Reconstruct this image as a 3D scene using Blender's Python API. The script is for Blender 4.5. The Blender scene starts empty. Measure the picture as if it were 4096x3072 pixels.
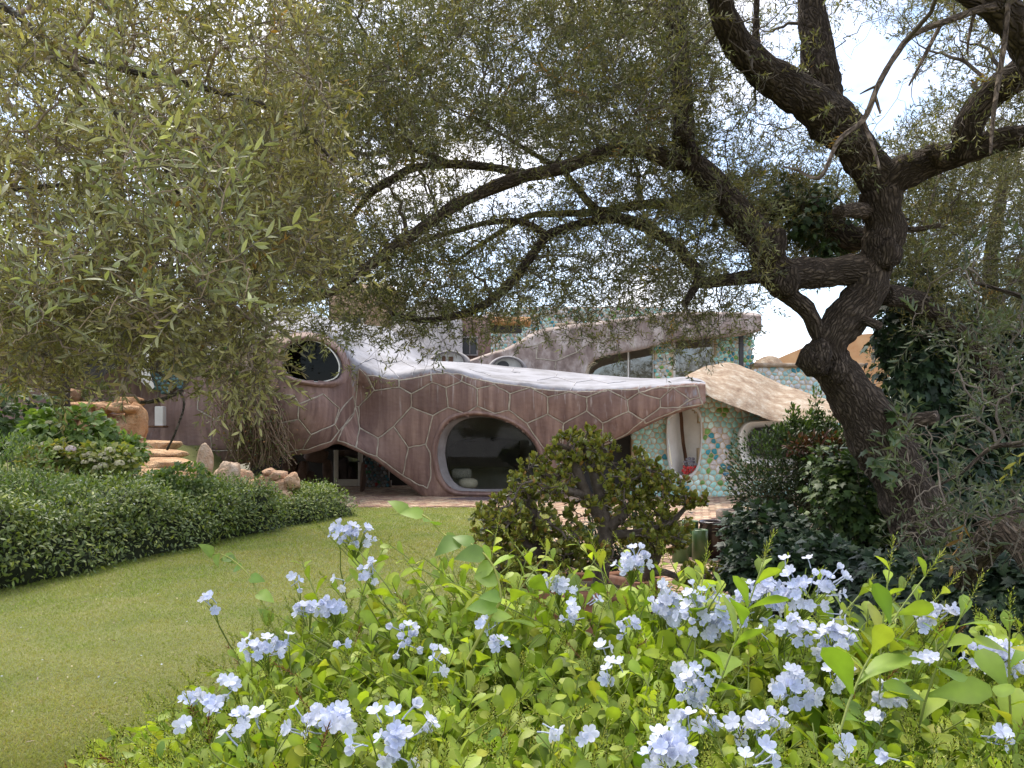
import bpy, math, random
import numpy as np
from mathutils import Vector, noise as mnoise
from mathutils.bvhtree import BVHTree

# ------------------------------------------------------------------ camera, sky, sun, exposure
SC = bpy.context.scene
F, CX, HY, CZ = 3076.0, 2048.0, 1770.0, 1.6          # focal length / principal column / horizon row (photo pixels), eye height
cam = bpy.data.cameras.new('camera'); camo = bpy.data.objects.new('camera', cam)
SC.collection.objects.link(camo)
camo.location = (0, 0, CZ); camo.rotation_euler = (math.radians(90), 0, 0)
cam.sensor_width = 36.0; cam.lens = 36.0 * F / 4096.0
cam.shift_y = (HY - 1536.0) / 4096.0
cam.clip_start = 0.05; cam.clip_end = 3000
SC.camera = camo
SUN_EL, SUN_AZ = math.radians(62), math.radians(332)  # azimuth measured from +Y clockwise: high, beyond the house and to the left
world = bpy.data.worlds.new('World'); SC.world = world; world.use_nodes = True
wt = world.node_tree; wt.nodes.clear()
def nd(nt, t, ins=None, **props):
    n = nt.nodes.new(t)
    for k, v in props.items(): setattr(n, k, v)
    for k, v in (ins or {}).items():
        if hasattr(v, 'bl_idname') or isinstance(v, bpy.types.NodeSocket): nt.links.new(v, n.inputs[k])
        else: n.inputs[k].default_value = v
    return n
sky = nd(wt, 'ShaderNodeTexSky', sky_type='NISHITA', sun_disc=False, sun_elevation=SUN_EL, sun_rotation=SUN_AZ)
tc = nd(wt, 'ShaderNodeTexCoord')
mp = nd(wt, 'ShaderNodeMapping', {'Vector': tc.outputs['Generated'], 'Scale': (1.6, 1.6, 3.0), 'Location': (0.35, 0.2, 0.1)})
nz = nd(wt, 'ShaderNodeTexNoise', {'Vector': mp.outputs[0], 'Scale': 1.5, 'Detail': 7.0, 'Roughness': 0.58})
rp = nd(wt, 'ShaderNodeValToRGB', {'Fac': nz.outputs[0]})
rp.color_ramp.elements[0].position = 0.40; rp.color_ramp.elements[0].color = (0.08, 0.08, 0.08, 1)
rp.color_ramp.elements[1].position = 0.60; rp.color_ramp.elements[1].color = (1, 1, 1, 1)
b1 = nd(wt, 'ShaderNodeBackground', {'Color': sky.outputs[0], 'Strength': 0.15})
b2 = nd(wt, 'ShaderNodeBackground', {'Color': (0.97, 0.955, 1.0, 1), 'Strength': 0.82})
mx = nd(wt, 'ShaderNodeMixShader', {0: rp.outputs[0], 1: b1.outputs[0], 2: b2.outputs[0]})
wo = nd(wt, 'ShaderNodeOutputWorld', {'Surface': mx.outputs[0]})
sl = bpy.data.lights.new('sun', 'SUN'); sl.energy = 2.3; sl.angle = math.radians(28); sl.color = (1.0, 0.93, 0.80)
so = bpy.data.objects.new('sun', sl); SC.collection.objects.link(so)
sd = Vector((math.sin(SUN_AZ) * math.cos(SUN_EL), math.cos(SUN_AZ) * math.cos(SUN_EL), math.sin(SUN_EL)))
so.rotation_euler = sd.to_track_quat('Z', 'Y').to_euler()
vs = SC.view_settings; vs.view_transform = 'Standard'; vs.look = 'None'; vs.gamma = 1.0; vs.use_curve_mapping = False
vs.exposure = 1.3
SC.cycles.max_bounces = 6; SC.cycles.diffuse_bounces = 3; SC.cycles.glossy_bounces = 2
SC.cycles.transmission_bounces = 4; SC.cycles.transparent_max_bounces = 6
SC.cycles.use_denoising = True

# ------------------------------------------------------------------ helpers
R = np.random.default_rng(7); random.seed(7)
def W(px, py, Y): return np.array([(px - CX) / F * Y, Y, CZ - (py - HY) / F * Y])
def Wa(p, Y):
    p = np.asarray(p, float); Y = np.broadcast_to(np.asarray(Y, float), p.shape[:-1])
    return np.stack([(p[..., 0] - CX) / F * Y, Y, CZ - (p[..., 1] - HY) / F * Y], -1)
def proj(v): return np.stack([CX + F * v[..., 0] / v[..., 1], HY - F * (v[..., 2] - CZ) / v[..., 1]], -1)
def unit(a): return a / np.maximum(np.linalg.norm(a, axis=-1, keepdims=True), 1e-9)
def rnd(n, k=3): return R.normal(size=(n, k))
def hsh(ix, iy, iz):
    h = (ix * 374761393 + iy * 668265263 + iz * 2147483647 + 1013904223) & 0xffffffff
    h = ((h ^ (h >> 13)) * 1274126177) & 0xffffffff
    return ((h ^ (h >> 16)) & 0xffff) / 65535.0
def vn(p):                                            # value noise, -1..1
    p = np.asarray(p, float); i = np.floor(p).astype(np.int64); f = p - i; f = f * f * (3 - 2 * f); o = 0
    for a in (0, 1):
        for b in (0, 1):
            for c in (0, 1):
                w = (f[..., 0] if a else 1 - f[..., 0]) * (f[..., 1] if b else 1 - f[..., 1]) * (f[..., 2] if c else 1 - f[..., 2])
                o = o + w * hsh(i[..., 0] + a, i[..., 1] + b, i[..., 2] + c)
    return o * 2 - 1
def fbm(p, n=3):
    p = np.asarray(p, float); return sum(vn(p * 2.0 ** k + k * 17.3) * 0.5 ** k for k in range(n))
def inpoly(p, poly):
    p = np.asarray(p, float); x, y = p[..., 0], p[..., 1]; r = np.zeros(x.shape, bool); q = np.asarray(poly, float); n = len(q)
    for i in range(n):
        x1, y1 = q[i]; x2, y2 = q[(i + 1) % n]
        c = ((y1 > y) != (y2 > y)) & (x < (x2 - x1) * (y - y1) / (y2 - y1 + 1e-12) + x1); r ^= c
    return r
def cr(P, n):                                         # catmull-rom through P (m,k), n steps per span
    P = np.asarray(P, float); m = len(P); Q = np.concatenate([[2 * P[0] - P[1]], P, [2 * P[-1] - P[-2]]])
    t = np.linspace(0, 1, n, endpoint=False).reshape((-1,) + (1,) * (P.ndim - 1)); out = []
    for i in range(m - 1):
        a, b, c, d = Q[i], Q[i + 1], Q[i + 2], Q[i + 3]
        out.append(0.5 * (2 * b + (c - a) * t + (2 * a - 5 * b + 4 * c - d) * t ** 2 + (3 * b - a - 3 * c + d) * t ** 3))
    return np.concatenate(out + [P[-1:]])
def cr_closed(P, n):
    P = np.asarray(P, float); m = len(P); t = np.linspace(0, 1, n, endpoint=False)[:, None]; out = []
    for i in range(m):
        a, b, c, d = P[i - 1], P[i], P[(i + 1) % m], P[(i + 2) % m]
        out.append(0.5 * (2 * b + (c - a) * t + (2 * a - 5 * b + 4 * c - d) * t ** 2 + (3 * b - a - 3 * c + d) * t ** 3))
    return np.concatenate(out)

class MB:
    """collects vertices, faces and a per-vertex tint; build() links them as ONE mesh object"""
    def __init__(s): s.v = []; s.f = []; s.c = []; s.n = 0; s.x = []
    def add(s, V, Fc, col=(1, 1, 1)):
        V = np.asarray(V, float).reshape(-1, 3); c = np.asarray(col, float)
        if c.ndim == 1: c = np.broadcast_to(c, (len(V), 3))
        s.v.append(V); s.c.append(c)
        for f in (Fc if isinstance(Fc, list) else [Fc]):
            if len(f): s.f.append(np.asarray(f, np.int64) + s.n)
        s.n += len(V); return s
    def mesh(s, name, m, smooth=True, org=(0, 0, 0)):
        me = bpy.data.meshes.new(name); V = np.concatenate(s.v) - np.asarray(org, float)
        me.vertices.add(len(V)); me.vertices.foreach_set('co', V.astype(np.float32).ravel())
        lt = np.concatenate([np.full(len(f), f.shape[1]) for f in s.f]); li = np.concatenate([f.ravel() for f in s.f])
        me.loops.add(len(li)); me.loops.foreach_set('vertex_index', li.astype(np.int32))
        me.polygons.add(len(lt)); me.polygons.foreach_set('loop_start', (np.cumsum(lt) - lt).astype(np.int32))
        me.polygons.foreach_set('use_smooth', np.full(len(lt), smooth))
        me.update(calc_edges=True)
        a = me.attributes.new('tint', 'FLOAT_COLOR', 'POINT'); c = np.concatenate(s.c)
        a.data.foreach_set('color', np.concatenate([c, np.ones((len(c), 1))], 1).astype(np.float32).ravel())
        if s.x: me.attributes.new('lc', 'FLOAT_VECTOR', 'POINT').data.foreach_set('vector', np.concatenate(s.x).astype(np.float32).ravel())
        me.materials.append(m); return me
    def build(s, name, m, parent=None, smooth=True, kind=None):
        org = parent_org(parent)
        o = bpy.data.objects.new(name, s.mesh(name, m, smooth, org)); SC.collection.objects.link(o)
        if parent is not None: o.parent = parent
        if kind: o['kind'] = kind
        return o
def parent_org(p):
    o = np.zeros(3)
    while p is not None: o = o + np.array(p.location); p = p.parent
    return o
def thing(name, label, cat, loc=(0, 0, 0), group=None):
    o = bpy.data.objects.new(name, None); SC.collection.objects.link(o); o.location = tuple(float(x) for x in loc)
    o.empty_display_size = 0.2
    o['label'] = label; o['category'] = cat
    if group: o['group'] = group
    return o
def tag(o, label, cat, group=None):
    o['label'] = label; o['category'] = cat
    if group: o['group'] = group
    return o
def inst(name, me, parent, co=(0, 0, 0), rot=None, s=1.0):
    o = bpy.data.objects.new(name, me); SC.collection.objects.link(o); o.parent = parent
    o.location = tuple(np.asarray(co, float) - parent_org(parent)); o.scale = (s, s, s)
    if rot is not None: o.rotation_mode = 'QUATERNION'; o.rotation_quaternion = rot
    return o

def grid_faces(nu, nv, closed=False):                 # nu rows of nv points
    i, j = np.meshgrid(np.arange(nu - 1), np.arange(nv if closed else nv - 1), indexing='ij'); j2 = (j + 1) % nv
    return np.stack([i * nv + j, i * nv + j2, (i + 1) * nv + j2, (i + 1) * nv + j], -1).reshape(-1, 4)
def tubes(P, rad, k=4):                               # P (N,S,3), rad (N,S): N tubes at once
    P = np.asarray(P, float); rad = np.asarray(rad, float); N, S, _ = P.shape
    T = unit(np.gradient(P, axis=1)); m = np.abs(unit(P[:, -1] - P[:, 0])); ref = np.zeros((N, 3)); ref[np.arange(N), m.argmin(1)] = 1
    A = unit(np.cross(T, ref[:, None, :])); B = np.cross(T, A)
    a = np.arange(k) * 2 * np.pi / k
    V = P[:, :, None] + rad[:, :, None, None] * (np.cos(a)[:, None] * A[:, :, None] + np.sin(a)[:, None] * B[:, :, None])
    g = grid_faces(S, k, True); Fc = (np.arange(N)[:, None, None] * (S * k) + g[None]).reshape(-1, 4)
    return V.reshape(-1, 3), Fc
def limb(mb, P, rad, k=16, col=(1, 1, 1), rough=0.0, sc=6.0):  # one big tapering limb, uneven, with end caps
    V, Fc = tubes(P[None], rad[None], k); S = len(P); ctr = np.repeat(P, k, 0); rr = np.repeat(rad, k)[:, None]
    if rough: V = ctr + (V - ctr) * (1 + rough * fbm(V * sc, 3)[:, None] + 0.5 * rough * vn(V * sc * 4)[:, None])
    V = np.concatenate([V, [P[0], P[-1]]]); n = S * k; j = np.arange(k)
    c0 = np.stack([np.full(k, n), (j + 1) % k, j], 1); c1 = np.stack([np.full(k, n + 1), (S - 1) * k + j, (S - 1) * k + (j + 1) % k], 1)
    al = np.concatenate([[0], np.cumsum(np.linalg.norm(np.diff(P, axis=0), axis=1))]); an = j * 2 * np.pi / k     # limb coordinates: bark runs along the limb
    X = np.stack([rad[:, None] * np.cos(an), rad[:, None] * np.sin(an), np.repeat(al[:, None], k, 1)], -1).reshape(-1, 3) + P[0] * 3.7; mb.x.append(np.concatenate([X, X[:1], X[-1:]]))
    mb.add(V, [Fc, c0, c1], col)
def frames(d, nrm):                                   # rotation matrices: columns x(width), y(axis)=d, z(normal)~nrm
    y = unit(d); x = unit(np.cross(y, nrm)); z = np.cross(x, y); return np.stack([x, y, z], -1)
def place(mb, T, pos, rot, sc, col):                  # T = (verts k3, faces list, tint k3) copied N times into mb
    v, fs, tint = T; N = len(pos); k = len(v); sc = np.asarray(sc, float)
    sc = sc.reshape(-1, 1, 1) if sc.ndim == 1 else sc[:, None, :]
    V = np.einsum('nij,nkj->nki', rot, v[None] * sc) + pos[:, None]
    C = np.asarray(col)[:, None, :] * tint[None]
    mb.add(V.reshape(-1, 3), [(np.arange(N)[:, None, None] * k + f[None]).reshape(-1, f.shape[1]) for f in fs], C.reshape(-1, 3))
def leaf(prof, fold=0.25, curl=0.3, mid=0.85, edge=1.0, tip=0.0):  # prof: half-widths along unit length
    n = len(prof); t = np.linspace(0, 1, n); v = []; tint = []
    for i, w in enumerate(prof):
        z = -curl * t[i] ** 2; y = t[i] * (1 - 0.15 * curl * t[i])
        for s in (-1, 0, 1): v.append((s * w, y, z + abs(s) * w * fold)); tint.append([mid if s == 0 else edge] * 3)
    f = []
    for i in range(n - 1):
        a = i * 3
        f += [(a, a + 1, a + 4, a + 3), (a + 1, a + 2, a + 5, a + 4)]
    return np.array(v), [np.array(f)], np.array(tint)
def leaf2(w, fold=0.2):                               # the cheapest leaf: a folded diamond, two triangles
    return np.array([(0, 0, 0), (-w, .45, w * fold), (w, .45, w * fold), (0, 1, -.1)]), [np.array([(0, 2, 3), (0, 3, 1)])], np.ones((4, 3))
def lerp(a, b, t): return np.asarray(a) + (np.asarray(b) - np.asarray(a)) * t
def palette(n, cols, wts=None, jit=0.15):
    cols = np.array(cols); i = R.choice(len(cols), n, p=None if wts is None else np.array(wts) / np.sum(wts))
    return cols[i] * (1 + jit * rnd(n, 1)).clip(0.4, 1.8)

# ------------------------------------------------------------------ materials
def newmat(name):
    m = bpy.data.materials.new(name); m.use_nodes = True; nt = m.node_tree; nt.nodes.clear(); return m, nt
def out(nt, sh): nd(nt, 'ShaderNodeOutputMaterial', {'Surface': sh})
def ramp(nt, fac, stops):
    r = nd(nt, 'ShaderNodeValToRGB', {'Fac': fac}); e = r.color_ramp.elements
    while len(e) < len(stops): e.new(0.5)
    for el, (p, c) in zip(e, stops): el.position = p; el.color = tuple(c) + (1,) if len(c) == 3 else c
    return r.outputs[0]
def mixc(nt, fac, a, b, mode='MIX'):
    m = nd(nt, 'ShaderNodeMix', data_type='RGBA', blend_type=mode)
    for k, v in ((0, fac), (6, a), (7, b)):
        if isinstance(v, bpy.types.NodeSocket): nt.links.new(v, m.inputs[k])
        else: m.inputs[k].default_value = v if k == 0 else tuple(v) + (1,)
    return m.outputs[2]
def pos(nt, scale=(1, 1, 1), rot=(0, 0, 0)):
    g = nd(nt, 'ShaderNodeNewGeometry'); return nd(nt, 'ShaderNodeMapping', {'Vector': g.outputs['Position'], 'Scale': scale, 'Rotation': rot}).outputs[0]
def noise(nt, vec, scale, detail=4, rough=0.55): return nd(nt, 'ShaderNodeTexNoise', {'Vector': vec, 'Scale': scale, 'Detail': float(detail), 'Roughness': rough}).outputs[0]
def bump(nt, h, strength=0.4, dist=0.02): return nd(nt, 'ShaderNodeBump', {'Height': h, 'Strength': strength, 'Distance': dist}).outputs[0]
def tintc(nt): return nd(nt, 'ShaderNodeAttribute', attribute_name='tint').outputs['Color']

def leafmat(name, rough=0.45, trans=0.3, under=(1.25, 1.25, 1.2), tr=(1.25, 1.35, 0.6), spec=0.5):
    m, nt = newmat(name); c = tintc(nt)
    n = noise(nt, pos(nt), 30, 2); c = mixc(nt, 1.0, c, ramp(nt, n, [(0.3, (.85,) * 3), (0.7, (1.12,) * 3)]), 'MULTIPLY')
    g = nd(nt, 'ShaderNodeNewGeometry'); cu = mixc(nt, 1.0, c, under, 'MULTIPLY'); cb = mixc(nt, g.outputs['Backfacing'], c, cu)
    p = nd(nt, 'ShaderNodeBsdfPrincipled', {'Base Color': cb, 'Roughness': rough, 'Specular IOR Level': spec})
    t = nd(nt, 'ShaderNodeBsdfTranslucent', {'Color': mixc(nt, 1.0, c, tr, 'MULTIPLY')})
    out(nt, nd(nt, 'ShaderNodeMixShader', {0: trans, 1: p.outputs[0], 2: t.outputs[0]}).outputs[0]); return m
def rough_mat(name, stops, scale=3.0, rough=0.85, bs=0.5, bd=0.02, bscale=25, stretch=(1, 1, 1), use_tint=False, spec=0.3, detail=6):
    m, nt = newmat(name); c = ramp(nt, noise(nt, pos(nt, stretch), scale, detail, 0.62), stops)
    if use_tint: c = mixc(nt, 1.0, c, tintc(nt), 'MULTIPLY')
    h = noise(nt, pos(nt), bscale, 5, 0.6)
    p = nd(nt, 'ShaderNodeBsdfPrincipled', {'Base Color': c, 'Roughness': rough, 'Specular IOR Level': spec, 'Normal': bump(nt, h, bs, bd)})
    out(nt, p.outputs[0]); return m
def plain(name, col, rough=0.5, spec=0.5, metal=0.0):
    m, nt = newmat(name); c = mixc(nt, 1.0, tuple(col), ramp(nt, noise(nt, pos(nt), 6, 5), [(0.3, (.86,) * 3), (0.7, (1.1,) * 3)]), 'MULTIPLY')
    p = nd(nt, 'ShaderNodeBsdfPrincipled', {'Base Color': c, 'Roughness': rough, 'Specular IOR Level': spec, 'Metallic': metal}); out(nt, p.outputs[0]); return m
def bark_mat(name, dark, light, lichen=(0.30, 0.31, 0.24), lich=0.62, sc=1.0):
    m, nt = newmat(name); P = pos(nt); A = nd(nt, 'ShaderNodeAttribute', attribute_name='lc').outputs['Vector']
    wv = nd(nt, 'ShaderNodeTexNoise', {'Vector': P, 'Scale': 6.0 * sc, 'Detail': 3.0}); off = nd(nt, 'ShaderNodeVectorMath', {0: wv.outputs['Color'], 1: (0.10, 0.10, 0.16)}, operation='MULTIPLY')
    Pm = nd(nt, 'ShaderNodeVectorMath', {0: A, 1: off.outputs[0]}, operation='ADD').outputs[0]
    Ps = nd(nt, 'ShaderNodeMapping', {'Vector': Pm, 'Scale': (1.0, 1.0, 0.20)}).outputs[0]
    vo = nd(nt, 'ShaderNodeTexVoronoi', {'Vector': Ps, 'Scale': 40.0 * sc}, feature='DISTANCE_TO_EDGE')
    fur = noise(nt, nd(nt, 'ShaderNodeMapping', {'Vector': Pm, 'Scale': (1, 1, .16)}).outputs[0], 34 * sc, 5, 0.65)
    cr_ = ramp(nt, vo.outputs['Distance'], [(0.0, (0, 0, 0)), (0.34, (1, 1, 1))])
    c = ramp(nt, fur, [(0.32, dark), (0.68, light)])
    c = mixc(nt, ramp(nt, noise(nt, P, 7.0, 8, 0.7), [(lich, (0, 0, 0)), (lich + 0.06, (.8,) * 3)]), c, lichen)
    c = mixc(nt, cr_, tuple(x * 0.6 for x in dark), c)
    h = mixc(nt, 0.5, cr_, fur)
    p = nd(nt, 'ShaderNodeBsdfPrincipled', {'Base Color': mixc(nt, 1.0, c, tintc(nt), 'MULTIPLY'), 'Roughness': 0.92, 'Specular IOR Level': 0.2, 'Normal': bump(nt, h, 1.0, 0.035)})
    out(nt, p.outputs[0]); return m

def plaster_mat(name):
    """brown rendered concrete, rain-streaked; tint.r = 1 where the lime-washed roof begins"""
    m, nt = newmat(name); at = nd(nt, 'ShaderNodeSeparateColor', {'Color': tintc(nt)})
    st = noise(nt, pos(nt, (1, 1, 0.07)), 5.0, 5, 0.6); big = noise(nt, pos(nt), 0.9, 5)
    c = ramp(nt, st, [(0.27, (0.105, 0.060, 0.048)), (0.5, (0.225, 0.140, 0.113)), (0.72, (0.35, 0.240, 0.187))])
    c = mixc(nt, ramp(nt, big, [(0.4, (0, 0, 0)), (0.7, (.7,) * 3)]), c, (0.170, 0.110, 0.100))
    c = mixc(nt, at.outputs['Blue'], c, mixc(nt, 1.0, c, (.42, .38, .36), 'MULTIPLY'))
    drip = ramp(nt, noise(nt, pos(nt, (1, 1, 0.035)), 11.0, 3, 0.5), [(0.60, (0, 0, 0)), (0.70, (1, 1, 1))])
    dm = nd(nt, 'ShaderNodeMath', {0: drip, 1: at.outputs['Green']}, operation='MULTIPLY').outputs[0]
    c = mixc(nt, dm, c, (0.42, 0.38, 0.36))
    wc = ramp(nt, noise(nt, pos(nt), 1.3, 7, 0.6), [(0.30, (0.13, 0.122, 0.125)), (0.45, (0.22, 0.213, 0.228)), (0.6, (0.285, 0.28, 0.305)), (0.75, (0.34, 0.33, 0.35))])
    e = nd(nt, 'ShaderNodeMath', {0: at.outputs['Red'], 1: noise(nt, pos(nt, (1, 1, .4)), 9, 5)}, operation='ADD').outputs[0]
    f = ramp(nt, e, [(0.80, (0, 0, 0)), (1.05, (1, 1, 1))])
    c = mixc(nt, f, c, wc)
    h = mixc(nt, 0.5, noise(nt, pos(nt), 7, 6, 0.65), nd(nt, 'ShaderNodeTexVoronoi', {'Vector': pos(nt, (1, 1, 1.6)), 'Scale': 6.0, 'Randomness': 1.0}).outputs[0])
    p = nd(nt, 'ShaderNodeBsdfPrincipled', {'Base Color': c, 'Roughness': 0.72, 'Specular IOR Level': 0.35, 'Normal': bump(nt, h, 0.35, 0.05)})
    out(nt, p.outputs[0]); return m

M = {}
M['olive'] = leafmat('olive_leaf', 0.5, 0.3, (1.7, 1.7, 1.75), (1.2, 1.25, 0.6))
M['hedge'] = leafmat('hedge_leaf', 0.5, 0.25, (1.2, 1.25, 1.1))
M['soft'] = leafmat('soft_leaf', 0.5, 0.38, (1.15, 1.15, 1.0), (1.3, 1.35, .5))
M['ivy'] = leafmat('ivy_leaf', 0.5, 0.15, spec=.35)
M['jade'] = leafmat('jade_leaf', 0.35, 0.2, (1, 1, 1), (1.2, 1.2, .5))
M['petal'] = leafmat('petal', 0.6, 0.35, (0.95, 0.95, 1.0), (1, 1, 1.05), 0.2)
M['grass'] = leafmat('grass_blade', 0.55, 0.35, (1, 1, 1), (1.2, 1.25, .5), 0.25)
M['bark'] = bark_mat('olive_bark', (0.062, 0.046, 0.035), (0.200, 0.155, 0.118), lich=.66)
M['bark_near'] = bark_mat('grey_bark', (0.11, 0.09, 0.07), (0.26, 0.22, 0.18), lich=0.58, sc=1.6)
M['twig'] = rough_mat('twig_bark', [(0.3, (0.085, 0.065, 0.05)), (0.7, (0.19, 0.16, 0.13))], 12, use_tint=True)
M['stem'] = rough_mat('green_stem', [(0.3, (0.16, 0.20, 0.05)), (0.7, (0.26, 0.30, 0.08))], 20, 0.5, 0.1, use_tint=True)
M['jadebark'] = rough_mat('jade_bark', [(0.3, (0.075, 0.055, 0.042)), (0.55, (0.13, 0.10, 0.078)), (0.75, (0.25, 0.21, 0.17))], 22, 0.7, 0.6, 0.01, 60)
M['plaster'] = plaster_mat('brown_plaster')
M['seam'] = rough_mat('seam_mortar', [(0.3, (0.25, 0.205, 0.16)), (0.7, (0.46, 0.42, 0.335))], 6)
M['roofseam'] = rough_mat('roof_joint', [(0.3, (0.30, 0.28, 0.28)), (0.7, (0.45, 0.43, 0.43))], 6)
M['white'] = rough_mat('white_render', [(0.3, (0.62, 0.59, 0.54)), (0.7, (0.78, 0.76, 0.71))], 2.0, 0.7, 0.2)
M['stucco'] = rough_mat('grey_stucco', [(0.3, (0.17, 0.15, 0.145)), (0.52, (0.28, 0.26, 0.255)), (0.7, (0.38, 0.36, 0.36))], 1.2, 0.85, 0.5, 0.05, 5)
M['upper'] = rough_mat('weathered_concrete', [(0.30, (0.14, 0.10, 0.085)), (0.46, (0.24, 0.185, 0.16)), (0.57, (0.36, 0.30, 0.27)), (0.70, (0.52, 0.47, 0.43))], 2.2, 0.85, 0.6, 0.05, 6, (1, 1, .6))
M['sand'] = rough_mat('sandy_render', [(0.30, (0.22, 0.145, 0.095)), (0.5, (0.35, 0.26, 0.18)), (0.68, (0.50, 0.43, 0.34))], 3.4, 0.95, 0.9, 0.04, 16, detail=9)
M['ochre'] = rough_mat('ochre_render', [(0.3, (0.48, 0.24, 0.11)), (0.7, (0.62, 0.38, 0.20))], 0.8, 0.95, 0.5, 0.04, 6)
M['tan'] = rough_mat('tan_render', [(0.3, (0.30, 0.20, 0.13)), (0.7, (0.42, 0.30, 0.21))], 1.2, 0.95)
M['mortar'] = rough_mat('mosaic_mortar', [(0.3, (0.44, 0.33, 0.20)), (0.7, (0.60, 0.48, 0.33))], 8, 0.95, 0.4)
M['darkmortar'] = rough_mat('dark_mortar', [(0.3, (0.10, 0.075, 0.06)), (0.7, (0.17, 0.13, 0.10))], 8, 0.95, 0.4)
m_, nt_ = newmat('pebble_glaze')
c_ = mixc(nt_, 1.0, tintc(nt_), ramp(nt_, noise(nt_, pos(nt_), 14, 4), [(0.3, (.78,) * 3), (0.7, (1.15,) * 3)]), 'MULTIPLY')
out(nt_, nd(nt_, 'ShaderNodeBsdfPrincipled', {'Base Color': c_, 'Roughness': 0.35}).outputs[0]); M['pebble'] = m_
M['rock'] = rough_mat('pink_granite', [(0.28, (0.36, 0.22, 0.14)), (0.5, (0.52, 0.36, 0.24)), (0.72, (0.64, 0.52, 0.40))], 3.6, 0.95, 1.0, 0.16, 7, use_tint=True, detail=10)
M['darkrock'] = rough_mat('brown_stone', [(0.3, (0.07, 0.045, 0.035)), (0.7, (0.16, 0.10, 0.075))], 2.2, 0.9, 0.8, 0.04, 14, use_tint=True)
M['terracotta'] = rough_mat('terracotta', [(0.3, (0.25, 0.105, 0.062)), (0.55, (0.36, 0.175, 0.11)), (0.75, (0.45, 0.28, 0.21))], 5, 0.8, 0.25, 0.006, 40, (1, 1, .5))
M['glazed'] = plain('brown_glaze', (0.032, 0.020, 0.018), 0.16)
M['green'] = plain('green_glaze', (0.085, 0.15, 0.055), 0.3)
M['troughstone'] = rough_mat('trough_stone', [(0.3, (0.11, 0.08, 0.065)), (0.7, (0.28, 0.22, 0.18))], 14, 0.9, 0.8, 0.02, 30)
M['soil'] = rough_mat('soil', [(0.3, (0.035, 0.024, 0.016)), (0.7, (0.10, 0.07, 0.045))], 7, 0.95, 0.8, 0.03, 30)
M['core'] = rough_mat('leaf_litter', [(0.3, (0.012, 0.016, 0.007)), (0.7, (0.030, 0.036, 0.014))], 9, 0.95, 0.6)  # near-black lining inside the hedge, closes the gaps between leaves
M['brick'] = rough_mat('paving_brick', [(0.3, (0.75, 0.75, 0.75)), (0.7, (1.15, 1.12, 1.1))], 9, 0.9, 0.4, 0.01, 40, use_tint=True)
M['frame'] = plain('cream_paint', (0.52, 0.48, 0.40), 0.5)
M['wframe'] = plain('white_paint', (0.76, 0.75, 0.71), 0.45)
M['wood'] = rough_mat('varnished_wood', [(0.3, (0.055, 0.022, 0.012)), (0.7, (0.20, 0.10, 0.05))], 5, 0.5, 0.2, 0.01, 30, (3, 3, .4))
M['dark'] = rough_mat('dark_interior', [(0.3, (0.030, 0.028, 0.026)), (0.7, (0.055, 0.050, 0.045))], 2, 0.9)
M['greywall'] = rough_mat('interior_plaster', [(0.3, (0.30, 0.29, 0.27)), (0.7, (0.44, 0.42, 0.39))], 1.5, 0.9)
M['charcoal'] = plain('charcoal_panel', (0.030, 0.031, 0.034), 0.45)
M['cushion'] = rough_mat('oatmeal_cloth', [(0.3, (0.42, 0.36, 0.27)), (0.7, (0.58, 0.52, 0.42))], 30, 0.95, 0.3, 0.01, 80)
M['benchstone'] = rough_mat('speckled_stone', [(0.35, (0.16, 0.15, 0.13)), (0.65, (0.42, 0.40, 0.36))], 40, 0.8, 0.3, 0.01, 80)
def glassmat(name, col, refl, ior=1.5):
    m, nt = newmat(name)
    g = nd(nt, 'ShaderNodeBsdfGlossy', {'Color': (1, 1, 1, 1), 'Roughness': 0.02}); d = nd(nt, 'ShaderNodeBsdfTransparent', {'Color': col + (1,)})
    fr = nd(nt, 'ShaderNodeFresnel', {'IOR': ior}); ad = nd(nt, 'ShaderNodeMath', {0: fr.outputs[0], 1: refl}, operation='ADD')
    out(nt, nd(nt, 'ShaderNodeMixShader', {0: ad.outputs[0], 1: d.outputs[0], 2: g.outputs[0]}).outputs[0]); return m
M['glass'] = glassmat('clear_glass', (0.75, 0.78, 0.76), 0.0, 1.25)
M['darkglass'] = glassmat('dark_glass', (0.25, 0.25, 0.24), 0.0, 1.22)
M['greyglass'] = glassmat('grey_glass', (0.45, 0.48, 0.46), 0.10)
M['mirror'] = glassmat('door_glass', (0.3, 0.32, 0.3), 0.2)
# ------------------------------------------------------------------ ground
def struct(o, k='structure'): o['kind'] = k; return o
def sheet(name, poly, z, m, n=1):
    mb = MB(); v = np.array([(x, y, z) for x, y in poly]); mb.add(v, np.array([list(range(len(poly)))])); return struct(mb.build(name, m, smooth=False))
m_, nt_ = newmat('dry_ground')
out(nt_, nd(nt_, 'ShaderNodeBsdfPrincipled', {'Base Color': ramp(nt_, noise(nt_, pos(nt_), 0.7, 8), [(0.3, (0.07, 0.065, 0.03)), (0.7, (0.15, 0.12, 0.07))]), 'Roughness': 0.95}).outputs[0]); M['ground'] = m_
sheet('ground', [(-700, -40), (700, -40), (700, 700), (-700, 700)], -0.012, M['ground'])
m_, nt_ = newmat('turf')
c_ = ramp(nt_, noise(nt_, pos(nt_), 1.1, 6, 0.6), [(0.3, (0.105, 0.125, 0.028)), (0.55, (0.155, 0.165, 0.042)), (0.75, (0.20, 0.185, 0.065))])
c_ = mixc(nt_, 1.0, c_, ramp(nt_, noise(nt_, pos(nt_), 60, 4, 0.7), [(0.25, (.45,) * 3), (0.75, (1.35,) * 3)]), 'MULTIPLY')
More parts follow.
